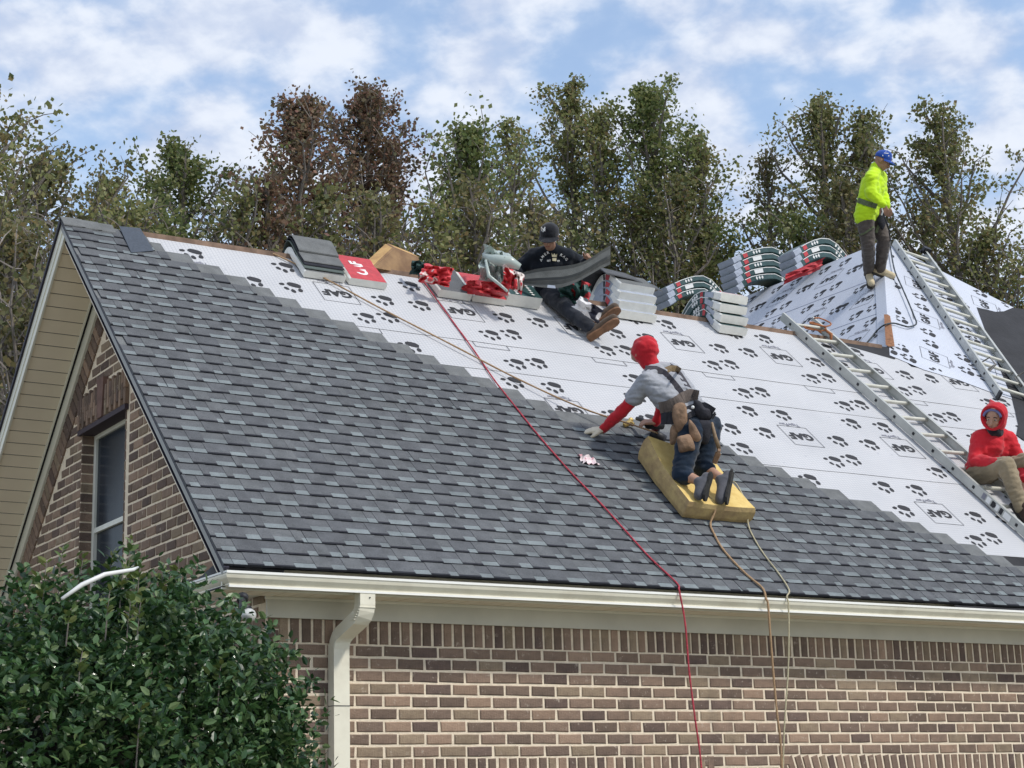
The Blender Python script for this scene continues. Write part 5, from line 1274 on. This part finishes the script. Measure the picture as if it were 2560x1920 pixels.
def pocket(name, outline, bvh, mt, par, puff=.05, off=.01, fb_=14.0, seed=0):
    """a bulging pouch from its seen outline: front sheet swollen towards the viewer, closed at the back"""
    cx_ = sum(p[0] for p in outline)/len(outline); cy_ = sum(p[1] for p in outline)/len(outline)
    dd = [dep(snap(bvh, *p, off, fb_)) for p in outline + [(cx_, cy_)]]; d0 = sorted(dd)[len(dd)//2]
    d0 = min(d0, fb_+.1); n_ = 28; O = []
    m_ = len(outline)
    for i in range(n_):
        f = i/n_*m_; a = int(f); t = f-a; p0, p1, p2, p3 = (outline[(a-1) % m_], outline[a], outline[(a+1) % m_], outline[(a+2) % m_])
        O.append(tuple(.5*((2*p1[c])+(p2[c]-p0[c])*t+(2*p0[c]-5*p1[c]+4*p2[c]-p3[c])*t*t+(3*p1[c]-p0[c]-3*p2[c]+p3[c])*t**3)*1.0 for c in (0, 1)))
    V = []; F = []; rings = (1, .93, .78, .55, .28)
    for ri, k in enumerate(rings):
        for p in O:
            x, y = cx_+(p[0]-cx_)*k, cy_+(p[1]-cy_)*k; z = puff*math.sqrt(max(0, 1-k**2.2)) + .007*noise.noise(Vector((x*.06, y*.06, seed)))
            V.append(at(x, y, d0-z))
    V.append(at(cx_, cy_, d0-puff)); c = len(V)-1
    for ri in range(len(rings)-1):
        for j in range(n_): a = ri*n_+j; b = ri*n_+(j+1) % n_; F.append((a, b, b+n_, a+n_))
    for j in range(n_): F.append(((len(rings)-1)*n_+j, (len(rings)-1)*n_+(j+1) % n_, c))
    b0 = len(V)
    for p in O: V.append(at(cx_+(p[0]-cx_)*.94, cy_+(p[1]-cy_)*.94, d0+.03))
    for j in range(n_): F.append((b0+j, b0+(j+1) % n_, (j+1) % n_, j))
    F.append(tuple(range(b0, b0+n_)))
    o = ob(name, mesh(name, V, F, [mt], smooth=True), par); return o
def cap(par, c, fdir, up_, mt, logo=None, brimlen=.075, r=.104, tilt=0):
    f, r_, u, M_ = frame3(fdir, up_)
    L_ = [('e', c+u*.045-f*.002, (r*.86, r*1.02, r*.86), M_), ('e', c+u*.085+f*.018, (r*.70, r*.72, r*.52), M_)]
    o = organic('cap', L_, mt, par, .007, 4, cuts=[(c+u*.022, -u)])
    q = MB(); V = []; F = []; n_ = 12
    for j in range(5):
        for i in range(n_+1):
            a = math.pi*(i/n_-.5)*.86; rr_ = (1+(brimlen/r)*j/4*math.cos(a)**.6); x = math.sin(a)*r*.84*(1+.10*j/4); y = math.cos(a)*r*1.0*rr_
            V.append(c+u*(.030-.020*(x/r)**2-.020*j/4)+f*(y)+r_*x)
    for j in range(4):
        for i in range(n_): a = j*(n_+1)+i; F.append((a, a+n_+1, a+n_+2, a+1))
    V2, F2 = solid(V, F, .004, u); ob('brim', mesh('brim', V2, F2, [mt]), o); return o, f, r_, u

# ---------------------------------------------------------------- the kneeling worker
pr = empty('person', onroof(1740, 1190, .15)); tag(pr, 'person kneeling on the yellow foam pad in grey shirt, red hood and tool belt', 'person', 'roofing crew')
bpy.context.view_layer.update()
class KP:   # parts are written in world space under the empty
    pass
def under(o_, root): o_.matrix_basis = Matrix.Translation(-Vector(root.location)) @ o_.matrix_basis
J1 = dict(head=at(1607, 880, 14.32), neck=at(1634, 925, 14.28), shL=at(1618, 952, 14.12), shR=at(1676, 928, 14.42), elL=at(1562, 1022, 14.24), wrL=at(1508, 1073, 14.40),
          elR=at(1660, 1010, 14.62), wrR=at(1640, 1056, 14.62), pelvis=at(1742, 1052, 14.12), hipL=at(1728, 1075, 14.02), hipR=at(1772, 1066, 14.22),
          knL=onroof(1704, 1186, .235), knR=onroof(1757, 1168, .235), anL=onroof(1756, 1206, .290), anR=onroof(1810, 1200, .290))
hdir = (J1['wrL']-J1['elL']).normalized()
bodyL = head_shapes(J1['head'], (UP*1.0 - AX*.45 + NR*.0), (-AX*.35+Vector((0, .1, 1)))) + [('c', J1['head'], .055, J1['neck'], .055)] + torso_shapes(J1, -.012) + arm_shapes(J1, 'L', -.008) + arm_shapes(J1, 'R', -.008) + leg_shapes(J1, 'L', -.008) + leg_shapes(J1, 'R', -.008)
bodyL += hand_shapes(J1['wrL'], (onroof(1462, 1078, .02)-J1['wrL']), -NR, .15, 1.0, -1) + hand_shapes(J1['wrR'], UP*.4-AX+NR*-.3, -NR, 1.0)
B1 = organic('body', bodyL, SKIN, pr, .0065, 3)
GREYT = cloth('grey_marl_shirt', (.36,.37,.40), var=.12, ns=30); REDC = cloth('red_jersey', (.62,.022,.035), var=.22, ns=4); NAVY = cloth('navy_denim', (.010,.024,.048), var=.5, ns=5); GLOVE = cloth('cream_glove', (.70,.62,.48), var=.15)
hemn = (J1['pelvis']-J1['neck']).normalized()
shirt = organic('shirt', torso_shapes(J1, .018, w=1.08) + arm_shapes(J1, 'L', .024, .60) + arm_shapes(J1, 'R', .024, .60), GREYT, pr, .009, 4, .012, 10, 1, (.6, .6, 2.0), cuts=[(J1['neck'].lerp(J1['pelvis'], .90), hemn)])
slv = organic('sleeve', arm_shapes(J1, 'L', .010)[0:4], REDC, pr, .008, 4, .006, 14, 2, cuts=[(J1['shL'].lerp(J1['elL'], .45), -(J1['elL']-J1['shL']).normalized())])
organic('sleeve', arm_shapes(J1, 'R', .010), REDC, pr, .009, 4, .006, 14, 3)
f_, r__, u_, M_ = frame3((UP*1.0 - AX*.45 + NR*.0), (-AX*.35+Vector((0, .1, 1))))
hood = organic('hood', [('e', J1['head']+u_*.025-f_*.012, (.100, .116, .122), M_), ('c', J1['head']-f_*.02, .098, J1['neck'].lerp(J1['head'], .25)-f_*.0, .072), ('c', J1['neck'].lerp(J1['head'], .3), .070, J1['neck'], .066)], REDC, pr, .008, 3, .011, 7, 5, (1, 1, 1.9))
trs = organic('trousers', leg_shapes(J1, 'L', .020, .18) + leg_shapes(J1, 'R', .020, .18) + [('c', J1['hipL'], .105, J1['hipR'], .105), ('c', J1['pelvis'], .118, J1['hipL'].lerp(J1['hipR'], .5), .12)], NAVY, pr, .010, 7, .010, 9, 6, (.7, .7, 2.2))
glv = organic('glove', [('c', s[1], s[2]+.0045, s[3], s[4]+.0045) for s in hand_shapes(J1['wrL'], (onroof(1462, 1078, .02)-J1['wrL']), -NR, .15, 1.0, -1)] + [('c', J1['wrL']-hdir*.03, .031, J1['wrL']+hdir*.02, .030)], GLOVE, pr, .006, 3)
SHG = cloth('grey_shoe_mesh', (.11,.11,.125), bump=.5); SOLEB = mat('black_rubber_sole', (.035,.033,.03), rough=.8, bump=.6, bscale=60, var=.4, nscale=30)
sA = shoe(pr, J1['anL'], onroof(1745, 1246, .20), (CR*.85-CU*.25-CF*.50), SHG, SOLEB, .96); sB = shoe(pr, J1['anR'], onroof(1799, 1256, .18), (CR*.85-CU*.25-CF*.50), SHG, SOLEB, .96)
bv = surf([shirt, trs, hood]); STR = mat('dark_harness_webbing', (.055,.05,.06), rough=.8, var=.3, nscale=40); LEATH = mat('tan_leather_pouch', (.32,.20,.125), rough=.75, var=.45, nscale=16, bump=.6, bscale=40); BLKP = mat('black_nylon_pouch', (.035,.035,.045), rough=.85, var=.4, nscale=15, bump=.4, bscale=60); BRNP = mat('brown_grey_belt', (.15,.12,.105), rough=.85, var=.4, nscale=14)
strap('strap', [(1613,920),(1640,921),(1660,930),(1676,946),(1692,965),(1707,985),(1722,1000)], 13, bv, STR, pr)
strap('strap', [(1672,912),(1690,922),(1702,938),(1716,960),(1730,982),(1742,1000)], 11, bv, STR, pr)
strap('strap', [(1664,926),(1676,921),(1690,921),(1700,928)], 15, bv, mat('tan_harness_pad', (.20,.14,.07), rough=.8, var=.4, nscale=50), pr, .012)
strap('waist_belt', [(1648,1020),(1668,1016),(1690,1006),(1708,994),(1726,986),(1746,990)], 28, bv, BRNP, pr, .010)
strap('waist_belt', [(1652,1046),(1676,1046),(1700,1040),(1730,1026),(1760,1020),(1782,1034)], 30, bv, BLKP, pr, .014)
pocket('tool_pouch', [(1684,1014),(1700,1006),(1714,1012),(1719,1040),(1718,1075),(1708,1084),(1692,1080),(1684,1060),(1680,1035)], bv, LEATH, pr, .045, .03, 14.0, 1)
pocket('tool_pouch', [(1722,1050),(1734,1058),(1745,1075),(1753,1094),(1748,1103),(1734,1106),(1724,1088)], bv, LEATH, pr, .03, .03, 13.98, 2)
pocket('tool_pouch', [(1676,1070),(1690,1062),(1700,1085),(1698,1112),(1686,1112),(1675,1108)], bv, LEATH, pr, .03, .02, 14.0, 3)
pocket('tool_pouch', [(1692,1094),(1708,1088),(1726,1088),(1738,1122),(1722,1128),(1700,1132),(1694,1112)], bv, LEATH, pr, .05, .04, 13.98, 4)
pocket('tool_pouch', [(1736,1000),(1752,1004),(1762,1018),(1776,1024),(1778,1048),(1760,1052),(1744,1046),(1734,1022)], bv, BLKP, pr, .05, .03, 14.0, 5)
pocket('tool_pouch', [(1746,1052),(1764,1050),(1778,1056),(1776,1090),(1768,1110),(1752,1106),(1746,1080)], bv, BLKP, pr, .04, .03, 14.0, 6)
q = MB(); a, b, c_ = at(1779, 1056, 14.0), at(1788, 1092, 13.98), at(1798, 1122, 13.98); q.tube([a, b, c_], [.012,.015,.017], k=8); q.build('hammer_handle', mat('worn_wood_handle', (.30,.21,.13), rough=.7, var=.3, nscale=30), pr, smooth=True)
q = MB(); q.tube([at(1793,1128,13.97), at(1800,1130,13.97)], .026, k=8); q.tube([at(1796,1132,13.97), at(1786,1158,13.99)], [.024,.020], k=8); q.build('hammer_loop', LEATH, pr)
q = MB(); q.tube([at(1777,1046,14.0), at(1788,1030,14.0)], .007, k=6); q.tube([at(1781,1048,13.98), at(1790,1034,13.98)], .006, k=6); q.build('pencil', DARK, pr)
q = MB(); q.ball(at(1732,1018,13.86), .014, 0, 8); q.build('buckle', WHITEI, pr)
# nail gun in the right hand
ng = empty('nail_gun', (0, 0, 0)); tag(ng, 'black nail gun with brass fitting under the right hand of the kneeling worker', 'nail gun')
q = MB(); g0, g1 = onroof(1600, 1048, .06), onroof(1652, 1062, .14)
q.tube([onroof(1592,1046,.10), onroof(1606,1050,.13), onroof(1617,1062,.14)], [.016,.020,.022], k=8); q.tube([onroof(1617,1062,.14), onroof(1656,1062,.16)], [.036,.040], k=10); q.tube([onroof(1640,1062,.14), onroof(1640,1075,.06), onroof(1636,1084,.02)], [.03,.034,.022], k=8); q.tube([onroof(1630,1082,.04), onroof(1660,1100,.04)], [.045,.045], k=10); q.build('gun_body', DARK, ng, smooth=True)
q = MB(); BRASS = mat('brass_fitting', (.80,.58,.22), rough=.35, metal=.7, var=.3, nscale=60); q.tube([onroof(1560,1064,.03), onroof(1574,1056,.06), onroof(1584,1062,.05)], [.020,.028,.018], k=8); q.ball(onroof(1577,1050,.06), .024, 0, 8); q.ball(onroof(1562,1058,.05), .018, 0, 7); q.build('brass_fitting', BRASS, ng)
q = MB(); q.tube([onroof(1632,1078,.06), onroof(1645,1068,.12)], [.02,.02], k=7); q.build('red_trigger_guard', mat('dark_red_plastic', (.16,.02,.03), rough=.5), ng)
for o in list(pr.children): under(o, pr)

# ---------------------------------------------------------------- the seated man holding a shingle
p2 = empty('person', RP(4.65, 4.8, 0)); tag(p2, 'person sitting on the ridge in black sweatshirt and black cap holding a shingle', 'person', 'roofing crew')
D2 = 16.75
J2 = dict(head=at(1374, 592, 16.52), neck=at(1377, 628, 16.66), shL=at(1417, 640, 16.70), shR=at(1334, 641, 16.74), elL=at(1462, 664, 16.86), wrL=at(1462, 656, 16.62), elR=at(1292, 676, 16.80), wrR=at(1292, 694, 16.56),
          pelvis=at(1388, 716, 16.90), hipL=at(1408, 722, 16.92), hipR=at(1366, 726, 16.84), knR=at(1418, 774, 16.50), knL=at(1452, 764, 16.62), anR=onroof(1480, 822, .10), anL=onroof(1490, 792, .13))
J2['wrL'] = at(1466, 655, 16.55)
f2d = (-CF*.85 - CU*.42 - CR*.20); u2d = (CU + CF*-.30)
BLK = cloth('black_sweatshirt', (.010,.014,.022), var=.35, ns=5, sheen=.1); JEAN = cloth('dark_grey_jeans', (.032,.037,.050), var=.45, ns=6)
B2 = organic('body', head_shapes(J2['head'], f2d, u2d) + [('c', J2['head'], .05, J2['neck'], .05)] + torso_shapes(J2, -.012) + arm_shapes(J2, 'L', -.008) + arm_shapes(J2, 'R', -.008) + leg_shapes(J2, 'L', -.008) + leg_shapes(J2, 'R', -.008)
             + hand_shapes(J2['wrR'], at(1296, 712, 16.46)-J2['wrR'], CR, .9) + hand_shapes(J2['wrL'], at(1476, 640, 16.46)-J2['wrL'], -CF-CR*.3, .9), SKIN2, p2, .0065, 3)
face_details(p2, J2['head'], f2d, u2d)
swt = organic('sweatshirt', torso_shapes(J2, .022, w=1.12) + arm_shapes(J2, 'L', .024) + arm_shapes(J2, 'R', .024) + [('c', J2['neck'], .070, J2['neck']+(J2['head']-J2['neck'])*.22-f2d.normalized()*.02, .064)], BLK, p2, .010, 5, .010, 9, 4, cuts=[(J2['wrR']+(J2['wrR']-J2['elR']).normalized()*-.01, (J2['wrR']-J2['elR']).normalized())] if False else ())
organic('trousers', leg_shapes(J2, 'L', .022) + leg_shapes(J2, 'R', .022) + [('c', J2['hipL'], .105, J2['hipR'], .105)], JEAN, p2, .010, 5, .010, 9, 7)
SHB = cloth('brown_suede_shoe', (.10,.07,.05)); SOLT = mat('tan_rubber_sole', (.27,.14,.075), rough=.7, var=.35, nscale=14, bump=.3, bscale=80)
s1_ = shoe(p2, at(1487, 826, dep(J2['anR'])-.02), at(1540, 792, dep(J2['anR'])-.06), (CR*.42-CU*.55-CF*.8), SHB, SOLT, 1.02)
s2_ = shoe(p2, at(1490, 800, dep(J2['anL'])-.10), at(1543, 764, dep(J2['anL'])-.14), (CR*.42-CU*.55-CF*.8), SHB, SOLT, 1.05)
CAPB = cloth('black_cap_cloth', (.012,.013,.018), var=.2)
cp, fC, rC, uC = cap(p2, J2['head']+uC*.0 if False else J2['head'], f2d, u2d, CAPB, r=.108)
# white monogram on the cap front and lettering across the chest, pressed onto the cloth
def decal(name, items, bvh, mt, par, off=.005, fb_=16.5):
    """items: (text, px, py, size px, rotation rad)"""
    q = MB()
    for (tx, px, py, sz, rt, bold) in items:
        V, F = text_mesh(tx, 1.0, bold); ca_, sa_ = math.cos(rt), math.sin(rt)
        q.add([snap(bvh, px+(v[0]*ca_-v[1]*sa_)*sz, py-(v[0]*sa_+v[1]*ca_)*sz, off, fb_) for v in V], F)
    return q.build(name, mt, par)
bvc = surf([cp]); decal('cap_monogram', [('N', 1358, 573, 15, -.05, .03), ('Y', 1358, 575, 15, -.05, .03)], bvc, WHITEI, cp, .004, 16.4)
bvs = surf([swt]); its = []
for ch_, x_, y_, r_ in (('A', 1353, 650, .95), ('M', 1357, 642, .75), ('E', 1363, 636, .55), ('R', 1370, 632, .35), ('R', 1403, 638, -.55), ('A', 1410, 642, -.75), ('G', 1416, 648, -1.0)): its.append((ch_, x_, y_, 9.0, r_, .03))
its += [('EST', 1372, 652, 6.0, 0, .03), ('77', 1396, 653, 6.0, 0, .03)]
decal('chest_lettering', its, bvs, WHITEI, swt, .006, 16.5)
q = MB(); CR_ = [(1379,632),(1382,638),(1386,633),(1389,638),(1393,634),(1392,643),(1380,642)]; q.add([snap(bvs, x, y, .006, 16.5) for x, y in CR_], [tuple(range(6, -1, -1))]); C2_ = [(1381,645),(1391,645),(1391,653),(1381,652)]; q.add([snap(bvs, x, y, .006, 16.5) for x, y in C2_], [(3,2,1,0)])
q.build('chest_emblem', mat('cream_ink', (.62,.56,.38), rough=.6), swt)
for o in list(p2.children): under(o, p2)
# the shingle in his hands
top_ = [(1291,700),(1304,682),(1340,672),(1378,667),(1410,665),(1436,661),(1462,653),(1484,640),(1504,626),(1526,613)]
bot_ = [(1289,706),(1318,713),(1350,718),(1380,720),(1404,719),(1426,712),(1446,703),(1470,690),(1497,674),(1526,661)]
V = []; n_ = 28
for j in range(7):
    for i in range(n_+1):
        f = i/n_*(len(top_)-1); a = min(int(f), len(top_)-2); t = f-a; tx, ty = top_[a][0]*(1-t)+top_[a+1][0]*t, top_[a][1]*(1-t)+top_[a+1][1]*t; bx, by = bot_[a][0]*(1-t)+bot_[a+1][0]*t, bot_[a][1]*(1-t)+bot_[a+1][1]*t
        v = j/6; V.append(at(tx*(1-v)+bx*v, ty*(1-v)+by*v, 16.44 - .10*math.sin(i/n_*math.pi) - .06*v + .012*math.sin(v*9)))
F = []; FM = []
for j in range(6):
    for i in range(n_): a = j*(n_+1)+i; F.append((a, a+n_+1, a+n_+2, a+1))
V2, F2_ = solid(V, F, .006, CF)
o = ob('loose_shingle', mesh('loose_shingle', V2, F2_, [mat('shingle_underside_grey', (.125,.130,.125), rough=.9, var=.3, nscale=9, bump=.4, bscale=200)], smooth=False)); tag(o, 'long curved grey shingle held across the lap of the seated man', 'shingle')
q = MB(); 
for i in range(0, n_-1):
    a, b = V[3*(n_+1)+i], V[3*(n_+1)+i+1]; q.add([a-CF*.003, b-CF*.003, b-CF*.003-CU*.022, a-CF*.003-CU*.022], [(0,3,2,1)])
q.build('nailing_strip', mat('dark_nail_line', (.06,.065,.066), rough=.9), o)
q = MB(); q.add([at(1369,712,16.28), at(1388,714,16.27), at(1389,721,16.26), at(1368,719,16.27)], [(3,2,1,0)]); q.build('pale_sticker', GREYP, o)

# ---------------------------------------------------------------- standing man in lime yellow
f1 = onhip(2176, 712, 0); f2 = onroof(2226, 694, .012); D3 = 21.25
p3 = empty('person', f1); tag(p3, 'person standing at the hip top in lime yellow sweatshirt, blue cap and grey trousers', 'person', 'roofing crew')
J3 = dict(head=at(2205, 402, D3-.02), neck=at(2189, 428, D3), shL=at(2178, 446, D3-.17), shR=at(2200, 444, D3+.17), elL=at(2176, 482, D3-.24), wrL=at(2206, 511, D3-.26), elR=at(2204, 482, D3+.15), wrR=at(2216, 513, D3+.0),
          pelvis=at(2170, 528, D3), hipL=at(2162, 540, D3-.09), hipR=at(2182, 540, D3+.09), knL=at(2170, 608, D3-.10), knR=at(2210, 598, D3+.02), anL=f1+Vector((-.00, .02, .12)), anR=at(2201, 676, dep(f2)+.0))
J3['anL'] = at(2172, 684, dep(f1)-.02)
f3d = (CR*.92 - CF*.25 - CU*.42); u3d = (CU+CR*.35)
LIME = cloth('lime_yellow_fleece', (.58,.86,.02), var=.16, ns=5); KHG = cloth('grey_brown_work_trousers', (.115,.095,.082), var=.35, ns=7)
organic('body', head_shapes(J3['head'], f3d, u3d) + [('c', J3['head']-CR*.02, .055, J3['neck'], .052)] + torso_shapes(J3, -.012) + arm_shapes(J3, 'L', -.008) + arm_shapes(J3, 'R', -.008) + leg_shapes(J3, 'L', -.008) + leg_shapes(J3, 'R', -.008) + hand_shapes(J3['wrL'], CR*.5-CU, CF, .8) + hand_shapes(J3['wrR'], CR*.4-CU, CF, .8), SKIN2, p3, .0065, 3)
face_details(p3, J3['head'], f3d, u3d)
sw3 = organic('sweatshirt', torso_shapes(J3, .030, w=1.12) + arm_shapes(J3, 'L', .026) + arm_shapes(J3, 'R', .026) + [('c', J3['neck'], .072, J3['neck']+CU*.05, .066)], LIME, p3, .010, 5, .011, 9, 9, (.8, .8, 2.0))
tr3 = organic('trousers', leg_shapes(J3, 'L', .026) + leg_shapes(J3, 'R', .026) + [('c', J3['hipL'], .112, J3['hipR'], .112), ('c', J3['pelvis'], .112, J3['hipL'].lerp(J3['hipR'], .5), .115)], KHG, p3, .010, 6, .010, 9, 10, (.7, .7, 2.2))
CRB = cloth('cream_work_boot', (.66,.55,.36), var=.3); SOLD = mat('dark_boot_sole', (.05,.045,.04), rough=.8)
shoe(p3, J3['anL'], at(2179, 711, dep(f1)-.26), -CU, CRB, SOLD, 1.0, 'boot'); shoe(p3, J3['anR']-CU*.01, at(2236, 692, dep(f2)-.02), -CU, CRB, SOLD, 1.05, 'boot')
cp3, a_, b_, c_ = cap(p3, J3['head'], f3d, u3d, cloth('royal_blue_cap', (.02,.075,.36), var=.15))
bvc = surf([cp3]); q = MB(); q.add([snap(bvc, x, y, .004, 21.1) for x, y in ((2210,383),(2216,377),(2222,384))], [(2,1,0)]); q.add([snap(bvc, x, y, .004, 21.1) for x, y in ((2206,387),(2223,388),(2223,391),(2206,390))], [(3,2,1,0)]); q.build('cap_logo', WHITEI, cp3)
bv3 = surf([sw3, tr3]); HARN = mat('grey_green_harness', (.14,.17,.09), rough=.85, var=.3, nscale=30)
strap('harness_belt', [(2144,500),(2160,506),(2178,512),(2192,516)], 13, bv3, HARN, p3, .010, fb_=D3)
strap('harness_strap', [(2204,552),(2196,566),(2190,582)], 7, bv3, HARN, p3, .010, fb_=D3); strap('harness_strap', [(2140,590),(2160,584),(2186,566)], 4, bv3, HARN, p3, .010, fb_=D3)
pocket('tool_pouch', [(2192,520),(2206,518),(2212,540),(2214,560),(2206,574),(2194,560),(2190,540)], bv3, BLKP, p3, .04, .02, D3, 12)
q = MB(); q.tube([at(2205,520,D3-.28), at(2207,530,D3-.28), at(2204,538,D3-.27)], .008, k=6); q.build('steel_hook', WHITEI, p3)
q = MB(); q.tube([at(2204,521,D3-.25), at(2212,545,D3-.26), at(2222,572,D3-.2), at(2226,600,D3-.1), onroof(2226,618,.06)], .009, k=6); q.build('lanyard', DARK, p3)
for o in list(p3.children): under(o, p3)

# ---------------------------------------------------------------- seated man in red hooded sweatshirt
seat = onroof(2438, 1196, 0); p4 = empty('person', seat); tag(p4, 'person sitting beside the long ladder in red hooded sweatshirt and khaki trousers', 'person', 'roofing crew'); D4 = dep(seat)
J4 = dict(head=at(2486, 1046, D4-.12), neck=at(2492, 1082, D4-.04), shL=at(2447, 1096, D4-.06), shR=at(2522, 1098, D4+.02), elL=at(2436, 1152, D4-.16), wrL=at(2496, 1158, D4-.40), elR=at(2548, 1150, D4-.05), wrR=at(2563, 1196, D4-.30),
          pelvis=at(2448, 1172, D4-.02), hipL=at(2440, 1182, D4-.06), hipR=at(2480, 1184, D4+.08), knL=at(2516, 1163, D4-.46), knR=at(2590, 1150, D4-.25), anL=onroof(2552, 1270, .12), anR=onroof(2632, 1270, .12))
f4d = (-CF*.85 - CR*.52 - CU*.18); u4d = CU + CR*.06
KH = cloth('khaki_trousers', (.32,.255,.165), var=.28, ns=6)
organic('body', head_shapes(J4['head'], f4d, u4d) + [('c', J4['head'], .052, J4['neck'], .052)] + torso_shapes(J4, -.012) + arm_shapes(J4, 'L', -.008) + arm_shapes(J4, 'R', -.008) + leg_shapes(J4, 'L', -.008) + leg_shapes(J4, 'R', -.008) + hand_shapes(J4['wrL'], CR-CU*.3, -CU-CF*.3, .6) + hand_shapes(J4['wrR'], CR*-.25-CU, -CF, .7), SKIN, p4, .0065, 3)
face_details(p4, J4['head'], f4d, u4d)
f_, r__, u_, M_ = frame3(f4d, u4d); hc_ = J4['head']
hd4 = organic('hood', [('e', hc_+u_*.035-f_*.030, (.118, .118, .118), M_), ('e', hc_-u_*.03-f_*.030, (.104, .10, .115), M_), ('c', hc_+u_*.13-f_*.05+r__*.03, .030, hc_+u_*.155-f_*.08+r__*.06, .012)], REDC, p4, .008, 4, .005, 10, 15, cuts=[(hc_+f_*.052+u_*.02, (f_+u_*.10).normalized())])
q = MB(); ringp = [hc_+f_*.060+r__*math.cos(a)*.102+u_*(.020+math.sin(a)*.108) - f_*.012*math.cos(2*a) for a in np.linspace(0, 2*math.pi, 25)]; q.tube(ringp, .016, k=8, caps=False); q.build('hood_rim', REDC, hd4, smooth=True)
q = MB(); ringp = [hc_+f_*.070+r__*math.cos(a)*.080+u_*(.024+math.sin(a)*.070) for a in np.linspace(.1, math.pi-.1, 14)]; q.tube(ringp, .012, k=8); q.build('blue_lining', mat('blue_grey_lining', (.16,.17,.34), rough=.8), hd4, smooth=True)
organic('neck_gaiter', [('c', J4['neck']+u_*.0+f_*.01, .072, hc_-u_*.095+f_*.02, .062)], cloth('black_gaiter', (.012,.012,.02)), p4, .008, 3, .006, 14, 16)
organic('sweatshirt', torso_shapes(J4, .020, w=1.02) + arm_shapes(J4, 'L', .022) + arm_shapes(J4, 'R', .020), REDC, p4, .010, 4, .009, 10, 17, (1, 1, 1.8))
organic('trousers', leg_shapes(J4, 'L', .026) + leg_shapes(J4, 'R', .026) + [('c', J4['hipL'], .115, J4['hipR'], .115), ('c', J4['pelvis'], .11, J4['hipL'], .11)], KH, p4, .010, 5, .009, 10, 18, (1, 1, 1.8))
BB = cloth('dark_brown_boot', (.06,.038,.028)); shoe(p4, J4['anL'], onroof(2590, 1330, .03), -NR, BB, SOLD, 1.0, 'boot'); shoe(p4, J4['anR'], onroof(2665, 1330, .03), -NR, BB, SOLD, 1.0, 'boot')
for o in list(p4.children): under(o, p4)
